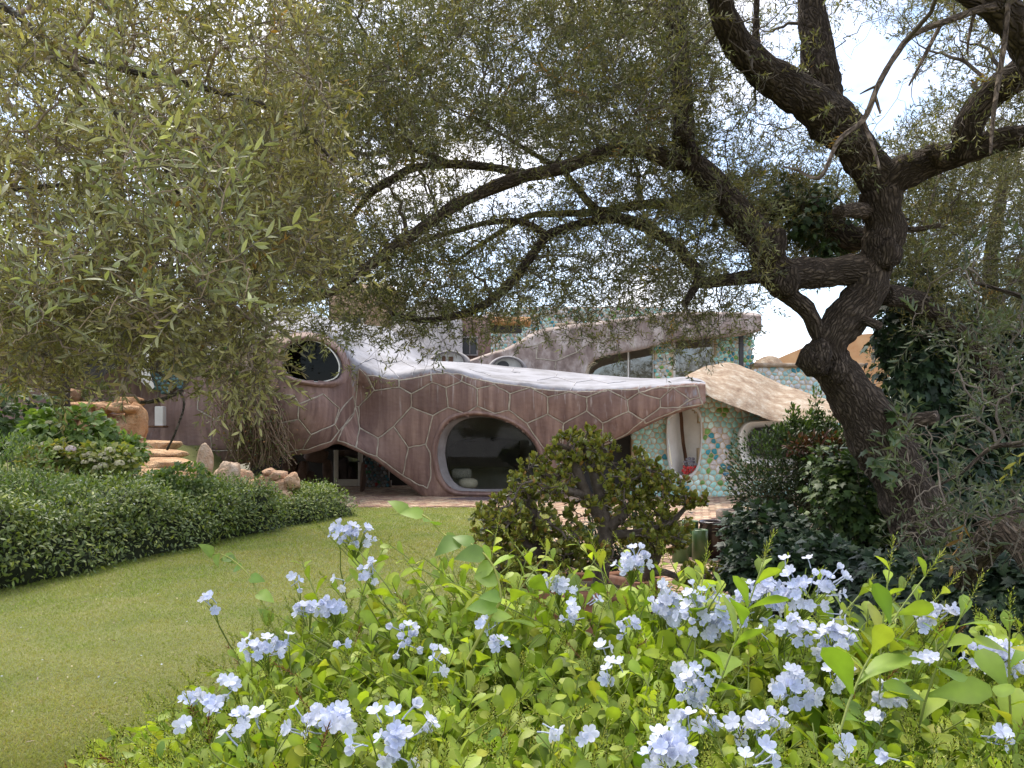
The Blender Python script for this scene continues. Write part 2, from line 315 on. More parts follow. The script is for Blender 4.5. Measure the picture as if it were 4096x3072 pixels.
out(nt_, nd(nt_, 'ShaderNodeBsdfPrincipled', {'Base Color': c_, 'Roughness': 0.9, 'Normal': bump(nt_, noise(nt_, pos(nt_), 45, 4), 0.8, 0.03)}).outputs[0]); M['turf'] = m_
LAWN = [(-12, -6), (6, -6), (5.2, 4), (2.6, 5.5), (1.1, 7.5), (0.55, 10), (0.75, 14), (1.0, 18.9), (-5, 18.9), (-12, 17)]
sheet('lawn', LAWN, 0.0, M['turf'])
sheet('soil_bed', [(5.2, 3.5), (14, 3.5), (14, 16), (4.2, 16), (3.2, 11), (2.75, 7.5), (2.7, 5.6)], -0.004, M['soil'])
# far hill behind the roofs at the right
mb = MB(); hx = np.linspace(-200, 420, 120); hh = 6 + 30 * np.exp(-((hx - 150) / 70) ** 2) + 14 * np.exp(-((hx - 60) / 45) ** 2) + 3.0 * fbm(np.stack([hx * .06, hx * 0, hx * 0], -1), 4)
rows = [np.stack([hx, np.full_like(hx, 380 + 120 * t), hh * math.sin(math.pi / 2 * t) * (1 + 0.05 * fbm(np.stack([hx * .1, hx * 0 + t * 9, hx * 0], -1), 3))], -1) for t in np.linspace(0, 1, 14)]
m_, nt_ = newmat('wooded_hill'); out(nt_, nd(nt_, 'ShaderNodeBsdfPrincipled', {'Base Color': ramp(nt_, noise(nt_, pos(nt_), 0.09, 8, 0.7), [(0.35, (0.085, 0.11, 0.12)), (0.55, (0.14, 0.16, 0.16)), (0.68, (0.32, 0.27, 0.24))]), 'Roughness': 1.0}).outputs[0])
mb.add(np.concatenate(rows), grid_faces(14, 120)); struct(mb.build('hill', m_))

# brick paving: bricks with open joints, the largest in view as pieces
pav = sheet('terrace_bed', [(-6.2, 18.9), (1.0, 18.9), (0.75, 14), (0.55, 10), (1.1, 7.5), (2.75, 7.5), (3.2, 11), (4.2, 16), (9, 16), (9, 31), (-6.2, 31)], -0.002, M['mortar']); pav.name = 'brick_paving'
PAVP = [(-6.1, 18.95), (1.05, 18.95), (0.8, 14), (0.6, 10), (1.15, 7.5), (2.7, 7.5), (3.15, 11), (4.15, 16), (8.9, 16), (8.9, 24.5), (-6.1, 30.5)]
bl, bw, gap = 0.235, 0.115, 0.014
P_ = []
for i in range(-60, 120):
    for j in range(-70, 130):                          # herringbone units turned 45 degrees
        for k in (0, 1):
            x, y = (i * bw + j * bl / 2 * 0, 0) if False else (i * bl + (j % 2) * bl / 2, j * bw)
            if k: continue
            a = math.radians(32); P_.append((x * math.cos(a) - y * math.sin(a), x * math.sin(a) + y * math.cos(a) + 14, a))
P_ = np.array(P_); keep = inpoly(P_[:, :2], PAVP); P_ = P_[keep]
P_ = P_[(np.abs(P_[:, 0] / P_[:, 1]) < 0.72)]
def brick_geo(n):
    l, w, h = (bl - gap) / 2, (bw - gap) / 2, 0.03; b = 0.004
    v = [(sx * l, sy * w, 0) for sx, sy in ((-1, -1), (1, -1), (1, 1), (-1, 1))] + [(sx * (l - b), sy * (w - b), h) for sx, sy in ((-1, -1), (1, -1), (1, 1), (-1, 1))]
    return np.array(v), [np.array([(4, 5, 6, 7), (0, 1, 5, 4), (1, 2, 6, 5), (2, 3, 7, 6), (3, 0, 4, 7)])], np.ones((8, 3))
bt = brick_geo(0); near = np.argsort(P_[:, 1]); vis = proj(np.stack([P_[:, 0], P_[:, 1], 0 * P_[:, 0]], -1))
inview = ((vis[:, 0] > 1390) & (vis[:, 0] < 1930) & (vis[:, 1] < 2035)) | ((vis[:, 0] > 2480) & (vis[:, 0] < 2860) & (vis[:, 1] < 2440))
order = np.concatenate([[i for i in near if inview[i]], [i for i in near if not inview[i]]]).astype(int)
BC = palette(len(P_), [(0.42, 0.30, 0.20), (0.34, 0.21, 0.15), (0.50, 0.40, 0.28), (0.24, 0.16, 0.13)], [4, 3, 2, 1], 0.14)
leg = np.hypot(P_[:, 0] + 0.6, (P_[:, 1] - 21.6) * 1.6) < 1.15
BC[leg] = palette(leg.sum(), [(0.16, 0.12, 0.12)], None, .15)
bmeshes = []
for c in [(0.42, 0.30, 0.20), (0.34, 0.21, 0.15), (0.50, 0.40, 0.28), (0.40, 0.27, 0.19), (0.28, 0.18, 0.14), (0.46, 0.35, 0.24)]:
    b_ = MB(); b_.add(bt[0], bt[1], c); bmeshes.append(b_.mesh('brick', M['brick'], False))
for q, i in enumerate(order[:300]):
    o = inst('brick', bmeshes[R.integers(6)], pav, (P_[i, 0], P_[i, 1], -0.004 + R.uniform(-.004, .004))); o.rotation_euler = (0, 0, P_[i, 2])
rest = order[300:]; mb = MB()
ca, sa = np.cos(P_[rest, 2]), np.sin(P_[rest, 2]); z0 = 0 * ca
rot = np.stack([np.stack([ca, -sa, z0], -1), np.stack([sa, ca, z0], -1), np.stack([z0, z0, z0 + 1], -1)], 1)
place(mb, bt, np.stack([P_[rest, 0], P_[rest, 1], -0.004 + R.uniform(-.004, .004, len(rest))], -1), rot, np.ones(len(rest)), BC[rest])
mb.build('bricks', M['brick'], pav, False, 'stuff')

# ------------------------------------------------------------------ the house
HOUSE = thing('house', 'sculpted brown house with hexagon panels, oval eye window and turquoise pebble walls', 'house', (0, 22.4, 0))
def K(pts, ox=900, oy=1150, s=1.8433): return np.array([(ox + x / s, oy + y / s) for x, y in pts])
K1 = lambda p: K(p); K2 = lambda p: K(p, 1700); K3 = lambda p: K(p, 2400)

def loft(cols, rows_py, rows_Y, nu=8, nv=8):
    """cols (n) photo columns, rows_py / rows_Y (n, r): returns points (U, V, 3)"""
    px = np.repeat(np.asarray(cols, float)[:, None], rows_py.shape[1], 1)
    P = Wa(np.stack([px, rows_py], -1), rows_Y); P = cr(P, nu)
    return np.swapaxes(cr(np.swapaxes(P, 0, 1), nv), 0, 1)
cx_ = np.array([640, 760, 880, 1000, 1117, 1226, 1301, 1350, 1421, 1497, 1551, 1632, 1708, 1795, 1877, 1958, 2040, 2112, 2188, 2260, 2330, 2411, 2541, 2655, 2731, 2790, 2822.])
bot = np.array([1850, 1860, 1860, 1840, 1817, 1806, 1785, 1768, 1796, 1834, 1872, 1931, 1984, 1990, 1990, 1990, 1990, 1990, 1984, 1930, 1845, 1785, 1725, 1671, 1644, 1628, 1612.])
botY = np.array([21, 20.8, 20.6, 20.4, 20.3, 20.5, 20.9, 21.3, 21.7, 22, 22.2, 22.35, 22.4, 22.4, 22.4, 22.4, 22.4, 22.4, 22.4, 22.3, 22.1, 21.9, 21.5, 21.1, 20.8, 20.6, 20.5])
top = np.array([1480, 1440, 1400, 1352, 1328, 1318, 1340, 1368, 1450, 1497, 1512, 1505, 1489, 1486, 1503, 1524, 1538, 1543, 1554, 1558, 1560, 1557, 1549, 1540, 1534, 1532, 1534.])
topY = np.array([21, 20.9, 20.7, 20.55, 20.5, 20.6, 21.0, 21.4, 22.0, 22.2, 22.2, 22.15, 22.05, 22.05, 22.1, 22.1, 22.05, 22.0, 21.9, 21.8, 21.7, 21.55, 21.3, 21.0, 20.75, 20.6, 20.5])
rid = np.array([1400, 1350, 1300, 1250, 1228, 1242, 1268, 1284, 1294, 1303, 1315, 1362, 1437, 1447, 1452, 1458, 1467, 1473, 1480, 1487, 1494, 1501, 1512, 1514, 1508, 1515, 1531.])
ridY = np.array([24, 24, 24, 24, 24.2, 24.6, 25.2, 25.6, 26.2, 26.8, 27, 27, 26.6, 26.6, 26.8, 27, 27, 26.8, 26.4, 26.1, 25.8, 25.4, 24.6, 23.6, 22.6, 21.6, 20.9])
blg = np.array([.1, .2, .4, .65, .85, .8, .55, .1, -.5, -.18, .05, .1, .1, .1, .1, .1, .1, .1, .1, .1, .12, .12, .12, .1, .08, .05, .02])
RY = np.stack([np.minimum(bot + 0, 1990) - 12, bot - 6, bot, bot * .66 + top * .34, bot * .30 + top * .70, top, top * .80 + rid * .20 - 3, top * .4 + rid * .6, rid, rid + 40], 1)
RD = np.stack([botY + 1.9, botY + 0.75, botY, botY * .66 + topY * .34 - blg, botY * .3 + topY * .7 - blg * .8, topY, topY + .55, topY * .55 + ridY * .45, ridY, ridY + 1.2], 1)
NU, NV = 9, 9
SH = loft(cx_, RY, RD, NU, NV); nu, nv, _ = SH.shape
SH = SH - np.array([0, 1, 0]) * 0.05 * fbm(SH * 0.8, 2)[..., None]
v_id = np.arange(nv) / NV; vr = np.repeat(v_id[None], nu, 0)
EYE = cr_closed(K1([(425, 575), (430, 500), (470, 425), (560, 390), (650, 390), (740, 425), (805, 485), (842, 560), (840, 630), (800, 675), (700, 697), (600, 690), (500, 665), (450, 625)]), 5)
HOLE = cr_closed([(1748, 1830), (1750, 1780), (1765, 1730), (1795, 1690), (1840, 1668), (1900, 1661), (1960, 1667), (2020, 1683), (2075, 1712), (2118, 1750), (2148, 1795), (2163, 1850), (2167, 1910), (2150, 1955), (2080, 1966), (1950, 1968), (1850, 1966), (1800, 1950), (1765, 1905)], 4)
def scaled(p, s): c = p.mean(0); return c + (p - c) * s
fc = grid_faces(nu, nv); cen = SH.reshape(-1, 3)[fc].mean(1); pc = proj(cen); vc = vr.reshape(-1)[fc].mean(1)
front = (vc > 1.8) & (vc < 5.2)
kill = front & (inpoly(pc, scaled(EYE, 1.04)) | inpoly(pc, scaled(HOLE, 1.02)))
facesS = fc[~kill]
tintS = np.zeros((nu * nv, 3)); vv = vr.reshape(-1); pv = proj(SH.reshape(-1, 3))
tintS[:, 0] = np.clip((vv - 4.55) / 0.9, 0, 1) * (vv > 4)
tintS[:, 1] = np.clip((vv - 3.2) / 1.7, 0, 1) * 0.9 * (vv < 5.3)
# lime wash running down the neck beside the eye
nk = np.exp(-((pv[:, 0] - (1418 - (pv[:, 1] - 1440) * 0.02)) / 24) ** 2) * np.clip((1640 - pv[:, 1]) / 160, 0, 1) * (vv > 2)
tintS[:, 0] = np.maximum(tintS[:, 0], nk * 0.62)
mb = MB(); mb.add(SH.reshape(-1, 3), facesS, tintS); shell = mb.build('shell', M['plaster'], HOUSE)
bvh = BVHTree.FromPolygons([tuple(p) for p in SH.reshape(-1, 3)], [tuple(int(i) for i in f) for f in fc[(vc > 1.7)]])
def hit(p, b=None):
    d = Vector(W(p[0], p[1], 1.0)) - Vector((0, 0, CZ)); h = (b or bvh).ray_cast(Vector((0, 0, CZ)), d.normalized())
    if h[0] is None: return None
    n = h[1]; n = -n if n.dot(d) > 0 else n
    return np.array(h[0]), np.array(n)
# hexagonal panels, each its own slightly proud piece
n1, n2, n3, n4, n5, n6, n7, n8, n9, n10, n11 = (960, 875), (985, 880), (1103, 760), (1285, 735), (1375, 785), (1525, 700), (1630, 738), (1745, 692), (1860, 748), (1985, 715), (2100, 782)
n12, n13, n14, n15, n16, n17, n18, n19, n20, n21, n22, n23, n24, n25 = (1372, 882), (1243, 1025), (1128, 1112), (992, 1035), (1533, 945), (1645, 885), (1770, 930), (1860, 875), (1990, 930), (2092, 905), (1352, 1182), (1480, 1155), (1118, 1245), (1310, 1385)
m5, m6, m7, m8, m9, m10, m11, m12, m13, m14, m15 = (507, 717), (627, 785), (780, 740), (905, 808), (1065, 770), (1193, 810), (1342, 752), (1495, 830), (1580, 775), (1735, 822), (1830, 738)
m16, m17, m18, m19, m20, m21, m22, m23, m24, m26 = (620, 905), (752, 1003), (905, 933), (1022, 1003), (1193, 910), (1310, 1000), (1500, 915), (1610, 978), (1735, 885), (1955, 830)
PAN = [K1(p) for p in [
    [(988, 600), (1040, 650), (1100, 755), n2, n1, (975, 720)], [(1050, 650), (1110, 655), (1200, 680), (1280, 680), (1283, 735), n3],
    [n2, n3, n4, n5, n12, n13, n14, n15], [n4, (1286, 685), (1400, 668), (1522, 642), n6, n5], [n6, (1526, 640), (1640, 632), (1748, 645), n8, n7],
    [n5, n6, n7, n17, n16, n12], [n7, n8, n9, n19, n18, n17], [n8, (1752, 647), (1870, 680), (1983, 706), n10, n9], [n9, n10, n11, n21, n20, n19],
    [n12, n16, n23, n22, n13], [n13, n22, n25, (1210, 1312), n24, n14], [n15, n14, n24, (1050, 1225), (965, 1180), (985, 1070)],
    [n22, n23, (1512, 1220), (1518, 1390), (1490, 1480), (1400, 1440), n25],
    [(545, 860), (720, 785), (840, 890), (805, 1010), (632, 1085), (540, 970)], [(330, 790), (500, 795), (545, 860), (540, 970), (400, 1000), (330, 985)],
    [(400, 1003), (540, 970), (632, 1085), (570, 1192), (440, 1218), (396, 1150)], [(632, 1085), (805, 1010), (838, 1060), (780, 1135), (600, 1195), (572, 1192)],
    [(860, 893), (945, 800), (960, 875), (950, 925), (838, 1058), (806, 1010)], [n15, (962, 885), (950, 930), (860, 1050), (830, 1130), (900, 1150), (960, 1180), (985, 1075)],
    [(90, 700), (260, 760), (330, 790), (330, 985), (150, 1000), (60, 900)], [(-180, 700), (80, 700), (60, 900), (-60, 980), (-200, 900)], [(-100, 990), (50, 910), (150, 1005), (330, 995), (395, 1150), (200, 1200), (-100, 1200)]]]
PAN += [K2(p) for p in [
    [m5, (510, 705), (650, 722), (778, 738), m6], [m6, m7, m8, m18, m17, m16], [m7, (900, 758), (1062, 768), m9, m8], [m8, m9, m10, m20, m19, m18],
    [m9, (1200, 770), (1340, 765), m11, m10], [m10, m11, m12, m22, m21, m20], [m11, (1460, 756), (1575, 752), m13, m12], [m12, m13, m14, m24, m23, m22],
    [m13, (1700, 743), (1825, 735), m15, m14], [m14, m15, m26, (1870, 886), m24], [m15, (1900, 730), (2005, 726), (2028, 808), m26], [m26, (2030, 815), (2048, 858), (1890, 886), (1872, 886)],
    [m17, m18, m19, (1016, 1090), (960, 1250), (890, 1200), (800, 1080)], [m19, m20, m21, (1310, 1110), (1200, 1195), (1016, 1250), (1016, 1085)],
    [m21, m22, m23, (1500, 1070), (1400, 1122), (1312, 1158)], [m23, m24, (1870, 890), (1890, 895), (1760, 945), (1625, 1002)]]]
def panel_mesh(poly, lift=0.016, shrink=3.6, sub=3):
    poly = np.asarray(poly, float); n = len(poly); e = []
    for i in range(n):
        for t in range(sub): e.append(poly[i] + (poly[(i + 1) % n] - poly[i]) * t / sub)
    e = np.array(e); c = e.mean(0); L = np.linalg.norm(e - c, axis=1, keepdims=True); e = c + (e - c) * (1 - shrink / L)
    k = len(e); rings = [(0.0, lift * 1.25), (0.34, lift * 1.2), (0.68, lift * 1.1), (0.94, lift), (1.0, lift * .55), (1.012, -0.02)]
    V = []; T = []
    for s, h in rings:
        for p in (e if s else [c]):
            q = c + (p - c) * s; r = hit(q)
            if r is None: return None
            V.append(r[0] + r[1] * h); T.append(r[0])
    V = np.array(V); tri = np.stack([np.zeros(k, int), 1 + (np.arange(k) + 1) % k, 1 + np.arange(k)], 1); quads = []
    for r_ in range(len(rings) - 2):
        a = 1 + r_ * k; j = np.arange(k); quads.append(np.stack([a + j, a + (j + 1) % k, a + k + (j + 1) % k, a + k + j], 1))
    return V, [tri, np.concatenate(quads)], V
for p in PAN:
    g = panel_mesh(p)
    if g is None: continue
    pp = proj(g[0]); base = R.uniform(0.0, 0.14); t = np.zeros((len(g[0]), 3))
    tb = np.interp(pp[:, 0], cx_, top); t[:, 1] = np.clip(1 - (pp[:, 1] - tb) / 200, 0, 1) * 0.85; t[:, 0] = base * 0.3
    near_tip = np.clip((pp[:, 0] - 2590) / 200, 0, 1); t[:, 0] += 0.35 * near_tip; t[:, 2] = R.uniform(.0, .5) * (1 - .7 * near_tip)
    mb = MB(); mb.add(g[0], g[1], t); mb.build('panel', M['plaster'], HOUSE)
# raised mortar seams between the panels
def seams(polys, rad, m, name, closed=True, b=None, parent=HOUSE):
    mb = MB(); done = set()
    for p in polys:
        n = len(p)
        for i in range(n if closed else n - 1):
            a, c = p[i], p[(i + 1) % n]; key = tuple(sorted([(round(a[0] / 8), round(a[1] / 8)), (round(c[0] / 8), round(c[1] / 8))]))
            if key in done: continue
            done.add(key); k = max(3, int(np.hypot(*(np.array(c) - a)) / 22)); pts = []
            for t in np.linspace(0, 1, k + 1):
                r = hit(np.array(a) * (1 - t) + np.array(c) * t + R.normal(0, 1.2, 2) * (0 < t < 1), b)
                if r is not None: pts.append(r[0] + r[1] * rad * 0.25)
            if len(pts) > 2 and max(np.linalg.norm(np.diff(pts, axis=0), axis=1)) < 0.6: pts = np.array(pts); mb.add(*tubes(pts[None], (rad * R.uniform(.8, 1.2, len(pts)))[None], 6))
    return mb.build(name, m, parent, True, 'stuff')
seams(PAN, 0.019, M['seam'], 'seam')
RS = [K2(q) for q in [[(45, 600), (180, 640), (265, 690)], [(180, 640), (330, 605), (480, 650), (505, 715)], [(480, 650), (640, 620), (700, 630), (830, 685), (780, 738)], [(830, 685), (960, 662)], [(960, 662), (1110, 702), (1070, 762)], [(1110, 702), (1235, 682), (1350, 708), (1340, 752)], [(1235, 682), (1215, 650)], [(960, 662), (970, 635)], [(1350, 708), (1480, 690), (1580, 722), (1580, 750)], [(0, 560), (45, 600), (45, 690)], [(640, 620), (650, 595)]]]
RS += [K1(q) for q in [[(1000, 560), (1090, 520), (1180, 560), (1283, 665)], [(1180, 560), (1300, 540), (1400, 590), (1525, 560)], [(1400, 590), (1380, 650)], [(760, 300), (860, 420), (960, 500)], [(860, 420), (1000, 400), (1120, 450), (1180, 560)], [(1000, 400), (1040, 300)], [(1120, 450), (1260, 400), (1330, 480), (1300, 540)]]]
seams(RS, 0.017, M['roofseam'], 'roof_joint', False)
# rolled lips round the eye and the great opening
def lip(poly, prof, name, m, parent=HOUSE, b=None, tint=(0, .1, 0), Y0=None):
    """prof: list of (scale, lift towards the viewer side along the normal, depth back in Y)"""
    c = poly.mean(0); base = []
    for p in poly:
        r = hit(c + (p - c) * 1.06, b); base.append(r if r is not None else (W(p[0], p[1], Y0 or 22.4), np.array([0, -1, 0.])))
    Yb = np.array([r[0][1] for r in base]); Yb = np.convolve(np.concatenate([Yb[-4:], Yb, Yb[:4]]), np.ones(9) / 9, 'valid')
    rows = [Wa(c + (poly - c) * s, Yb + dy) for s, dy in prof]; k = len(poly)
    V = np.stack(rows); V = V + 0.012 * fbm(V * 5, 3)[..., None] * np.array([0, -1, 0.3])
    mb = MB(); mb.add(V.reshape(-1, 3), grid_faces(len(prof), k, True)[:, ::-1], tint); return mb.build(name, m, parent), rows
lip(EYE, [(1.34, .14), (1.28, -.02), (1.21, -.16), (1.14, -.27), (1.075, -.29), (1.03, -.20), (1.005, -.04), (.99, .22)], 'window_lip', M['plaster'])
lip(HOLE, [(1.13, .10), (1.11, 0.0), (1.075, -.07), (1.04, -.07), (1.015, -.01), (1.0, .10), (.985, .35)], 'opening_lip', M['plaster'])
def disc(poly_w, m, name, parent): mb = MB(); mb.add(poly_w, np.array([list(range(len(poly_w)))])); return mb.build(name, m, parent, False)
def ring(poly, Y, w0, w1, th, m, name, parent):        # a frame following an outline; th = thickness towards the viewer
    Y = np.broadcast_to(np.asarray(Y, float), (len(poly),)); o_, i_ = scaled(poly, w0), scaled(poly, w1)
    V = np.stack([Wa(o_, Y), Wa(o_, Y - th), Wa(i_, Y - th), Wa(i_, Y)]); mb = MB(); mb.add(V.reshape(-1, 3), grid_faces(4, len(poly), True)); return mb.build(name, m, parent, False)
ew = ring(EYE, 20.55, 1.01, .965, .05, M['wframe'], 'eye_window', HOUSE)
disc(Wa(scaled(EYE, .975), 20.54), M['darkglass'], 'pane', ew)
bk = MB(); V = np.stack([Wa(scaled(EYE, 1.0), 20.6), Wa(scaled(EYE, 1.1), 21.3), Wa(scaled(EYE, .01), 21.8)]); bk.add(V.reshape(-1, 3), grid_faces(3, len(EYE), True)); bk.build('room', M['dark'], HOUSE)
# the lounge behind the great opening
og = HOLE
V = np.stack([Wa(scaled(og, .992) + [0, 3], 22.62), Wa(scaled(og, .965) + [8, 1], 22.74), Wa(scaled(og, .935) + [20, -2], 23.0), Wa(scaled(og, 0.94) + [22, -2], 23.15)]); mb = MB(); mb.add(V.reshape(-1, 3), grid_faces(4, len(og), True)[:, ::-1])
mb.build('reveal', M['stucco'], HOUSE)
V = np.stack([Wa(scaled(og, .99), 23.1), Wa(scaled(og, 1.25), 23.6), Wa(scaled(og, 1.25), 26.0), Wa(scaled(og, 0.01), 26.6)]); mb = MB(); mb.add(V.reshape(-1, 3), grid_faces(4, len(og), True)); mb.build('lounge_room', M['greywall'], HOUSE)
disc(Wa(scaled(og, .955) + [18, -2], 23.16), M['glass'], 'glazing', HOUSE)
hood = cr(np.array([W(1795, 1790, 25.0), W(1840, 1760, 25.2), W(1930, 1752, 25.3), W(2010, 1750, 25.3), W(2080, 1765, 25.2)]), 6)
mb = MB(); mb.add(np.stack([hood, hood + [0, -.2, -.12], hood + [0, 0.1, -1.0]]).reshape(-1, 3), grid_faces(3, len(hood))); mb.build('fireplace_hood', M['dark'], HOUSE)
def rbox(mb, c, s, col=(1, 1, 1), r=0.04, rot=0.0, wob=0.0):
    """a box with rounded (bevelled) edges"""
    c, s = np.asarray(c, float), np.asarray(s, float) / 2; r = min(r, s.min() * .6); V = []
    for z, q in ((-s[2], r), (-s[2] + r, 0), (s[2] - r, 0), (s[2], r)):
        a, b = s[0] - q, s[1] - q
        for x, y in ((-a + r, -b), (a - r, -b), (a, -b + r), (a, b - r), (a - r, b), (-a + r, b), (-a, b - r), (-a, -b + r)): V.append((x, y, z))
    V = np.array(V); 
    if wob: V = V * (1 + wob * fbm(V * 1.7 + c * 3.1, 2)[:, None])
    ca, sa = math.cos(rot), math.sin(rot); V = np.stack([V[:, 0] * ca - V[:, 1] * sa, V[:, 0] * sa + V[:, 1] * ca, V[:, 2]], -1) + c
    mb.add(V, [grid_faces(4, 8, True), np.array([[7, 6, 5, 4, 3, 2, 1, 0]]), np.array([list(range(24, 32))])], col); return mb
mb = MB(); p0, p1 = W(1845, 1915, 23.9), W(1845, 1877, 23.9); rbox(mb, (p0 + p1) / 2 + [0, .2, 0], (.62, .42, .32), r=.06)
tag(mb.build('bench', M['benchstone']), 'speckled stone bench inside the big arched opening', 'bench')
mb = MB(); a = np.linspace(0, 2 * np.pi, 25)[:-1]; prof = [(0, 0), (.6, .02), (.92, .2), (1, .5), (.9, .8), (.55, .97), (0, 1)]; c = W(1873, 1953, 23.45)
mb.add(np.array([[c[0] + .30 * r * math.cos(t), c[1] + .27 * r * math.sin(t), c[2] + .31 * z] for r, z in prof for t in a]), grid_faces(len(prof), 24, True)); tag(mb.build('pouf', M['cushion']), 'round oatmeal pouf on the sill of the big arched opening', 'pouf')
mb = MB(); rbox(mb, W(1800, 1968, 23.0) + [1.1, .35, -.03], (2.9, 1.3, .1), r=.03); mb.build('sill', M['benchstone'], HOUSE)
# the entrance under the overhanging head
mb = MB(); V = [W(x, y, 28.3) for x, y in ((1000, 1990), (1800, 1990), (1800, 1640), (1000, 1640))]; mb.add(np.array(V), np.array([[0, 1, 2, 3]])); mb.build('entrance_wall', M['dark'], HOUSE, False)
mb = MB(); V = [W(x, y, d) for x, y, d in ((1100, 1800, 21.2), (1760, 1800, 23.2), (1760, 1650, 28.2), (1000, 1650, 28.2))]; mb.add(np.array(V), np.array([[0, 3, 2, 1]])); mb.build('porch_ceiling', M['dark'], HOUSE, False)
dr = thing('door', 'x', 'x'); del dr['label'], dr['category']; dr.parent = HOUSE; dr.location = tuple(W(1393, 1962, 27.6) - np.array(HOUSE.location))
def boxpx(mb, x0, y0, x1, y1, Y, d, r=.015): a, b = W(x0, y1, Y), W(x1, y0, Y); rbox(mb, (a + b) / 2 + [0, d / 2, 0], (b[0] - a[0], d, b[2] - a[2]), r=r)
for q in ((1335, 1700, 1353, 1945), (1432, 1700, 1450, 1945), (1353.5, 1917, 1431.5, 1945), (1353.5, 1700, 1431.5, 1718)):
    mb = MB(); boxpx(mb, *q, 27.6, .08); mb.build('door_frame', M['frame'], dr, False)
mb = MB(); boxpx(mb, 1353, 1718, 1432, 1917, 27.63, .01, .002); mb.build('door_glass', M['mirror'], dr, False)
mb = MB(); boxpx(mb, 1424, 1842, 1438, 1848, 27.54, .03, .006); mb.build('door_handle', M['charcoal'], dr, False)
mb = MB(); boxpx(mb, 1330, 1945, 1456, 1968, 27.5, .5, .03); mb.build('doorstep', M['darkrock'], HOUSE, False)
# ------------------------------------------------------------------ pebble mosaics: every pebble a piece of its own
def cells(poly, sp, holes=(), asp=1.0, seed=1):
    rg = np.random.default_rng(seed); poly = np.asarray(poly, float); x0, y0 = poly.min(0); x1, y1 = poly.max(0); P = []
    for j, y in enumerate(np.arange(y0 - 2 * sp, y1 + 2 * sp, sp * .87 * asp)):
        for x in np.arange(x0 - 2 * sp, x1 + 2 * sp, sp): P.append((x + (j % 2) * sp / 2 + rg.normal(0, .19 * sp), y + rg.normal(0, .19 * sp * asp)))
    P = np.array(P); ok = inpoly(P, poly)
    for h in holes: ok &= ~inpoly(P, h)
    res = []
    for i in np.where(ok)[0]:
        d = P - P[i]; r = np.hypot(d[:, 0], d[:, 1]); nb = np.argsort(r)[1:14]; c = P[i]; q = np.array([(c[0] + 2 * sp * math.cos(t), c[1] + 2 * sp * math.sin(t)) for t in np.linspace(0, 2 * np.pi, 9)[:-1]])
        for k in nb:                                   # clip by the bisector
            m = (P[k] + c) / 2; nn = P[k] - c; s = (q - m) @ nn; o = []
            for a in range(len(q)):
                b = (a + 1) % len(q)
                if s[a] <= 0: o.append(q[a])
                if (s[a] <= 0) != (s[b] <= 0): o.append(q[a] + (q[b] - q[a]) * s[a] / (s[a] - s[b]))
            q = np.array(o)
            if len(q) < 3: break
        if len(q) < 3: continue
        cc = q.mean(0); q = cc + (q - cc) * rg.uniform(.88, .95); q = np.concatenate([[q[a] * .79 + q[(a + 1) % len(q)] * .21, q[a] * .21 + q[(a + 1) % len(q)] * .79] for a in range(len(q))])
        res.append((cc, q))
    return res
def pebble_geo(c, q, Yf, th):
    k = len(q); rim = Wa(q, Yf(q)); mid = Wa(c + (q - c) * .82, Yf(c + (q - c) * .82)) - [0, th * .8, 0]; ct = Wa(c, Yf(c[None])[0]) - [0, th, 0]
    V = np.concatenate([rim + [0, th * .4, 0], mid, [ct]]); j = np.arange(k); j2 = (j + 1) % k
    return V, [np.stack([j, j2, k + j2, k + j], 1), np.stack([k + j, k + j2, np.full(k, 2 * k)], 1)]
budget = {'n': 0}
def mosaic(poly, sp, Yf, colf, parent, holes=(), th=.014, asp=1.0, seed=1, single=0, zone=None):
    cs = cells(poly, sp, holes, asp, seed); ctr = np.array([c for c, _ in cs]); cols = colf(ctr); pool = MB(); n = 0
    for (c, q), col in zip(cs, cols):
        V, Fc = pebble_geo(c, q, Yf, th)
        if n < single and budget['n'] < 300 and (zone is None or inpoly(c[None], zone)[0]):
            b_ = MB(); b_.add(V, Fc, col); b_.build('pebble', M['pebble'], parent); n += 1; budget['n'] += 1
        else: pool.add(V, Fc, col)
    if pool.n: pool.build('pebbles', M['pebble'], parent, True, 'stuff')
def wallmesh(poly, Yf, m, name, parent, holes=(), step=14, back=.35, off=0.0):
    poly = np.asarray(poly, float); x0, y0 = poly.min(0); x1, y1 = poly.max(0); gx = np.arange(x0, x1 + step, step); gy = np.arange(y0, y1 + step, step)
    G = np.stack(np.meshgrid(gx, gy, indexing='ij'), -1); f = grid_faces(len(gx), len(gy)); c = G.reshape(-1, 2)[f].mean(1); ok = inpoly(c, poly)
    for h in holes: ok &= ~inpoly(c, h)
    V = Wa(G, Yf(G.reshape(-1, 2)).reshape(G.shape[:-1])).reshape(-1, 3) + [0, off, 0]; mb = MB(); mb.add(V, f[ok]); mb.add(V + [0, back, 0], f[ok][:, ::-1])
    # closing edge strips
    e = {}
    for q in f[ok]:
        for a, b in zip(q, np.roll(q, -1)): e[(a, b)] = 1
    rim = [(a, b) for (a, b) in e if (b, a) not in e]; n = len(V); mb.f.append(np.array([(b, a, a + n, b + n) for a, b in rim])); 
    return mb.build(name, m, parent, True)
AQ, GY, LG, BL, GN = (0.36, 0.66, 0.58), (0.58, 0.56, 0.57), (0.70, 0.68, 0.67), (0.02, 0.21, 0.27), (0.13, 0.30, 0.06)
def near(c, pts, r): return np.min(np.hypot(c[:, None, 0] - np.array(pts)[None, :, 0], c[:, None, 1] - np.array(pts)[None, :, 1]), 1) < r
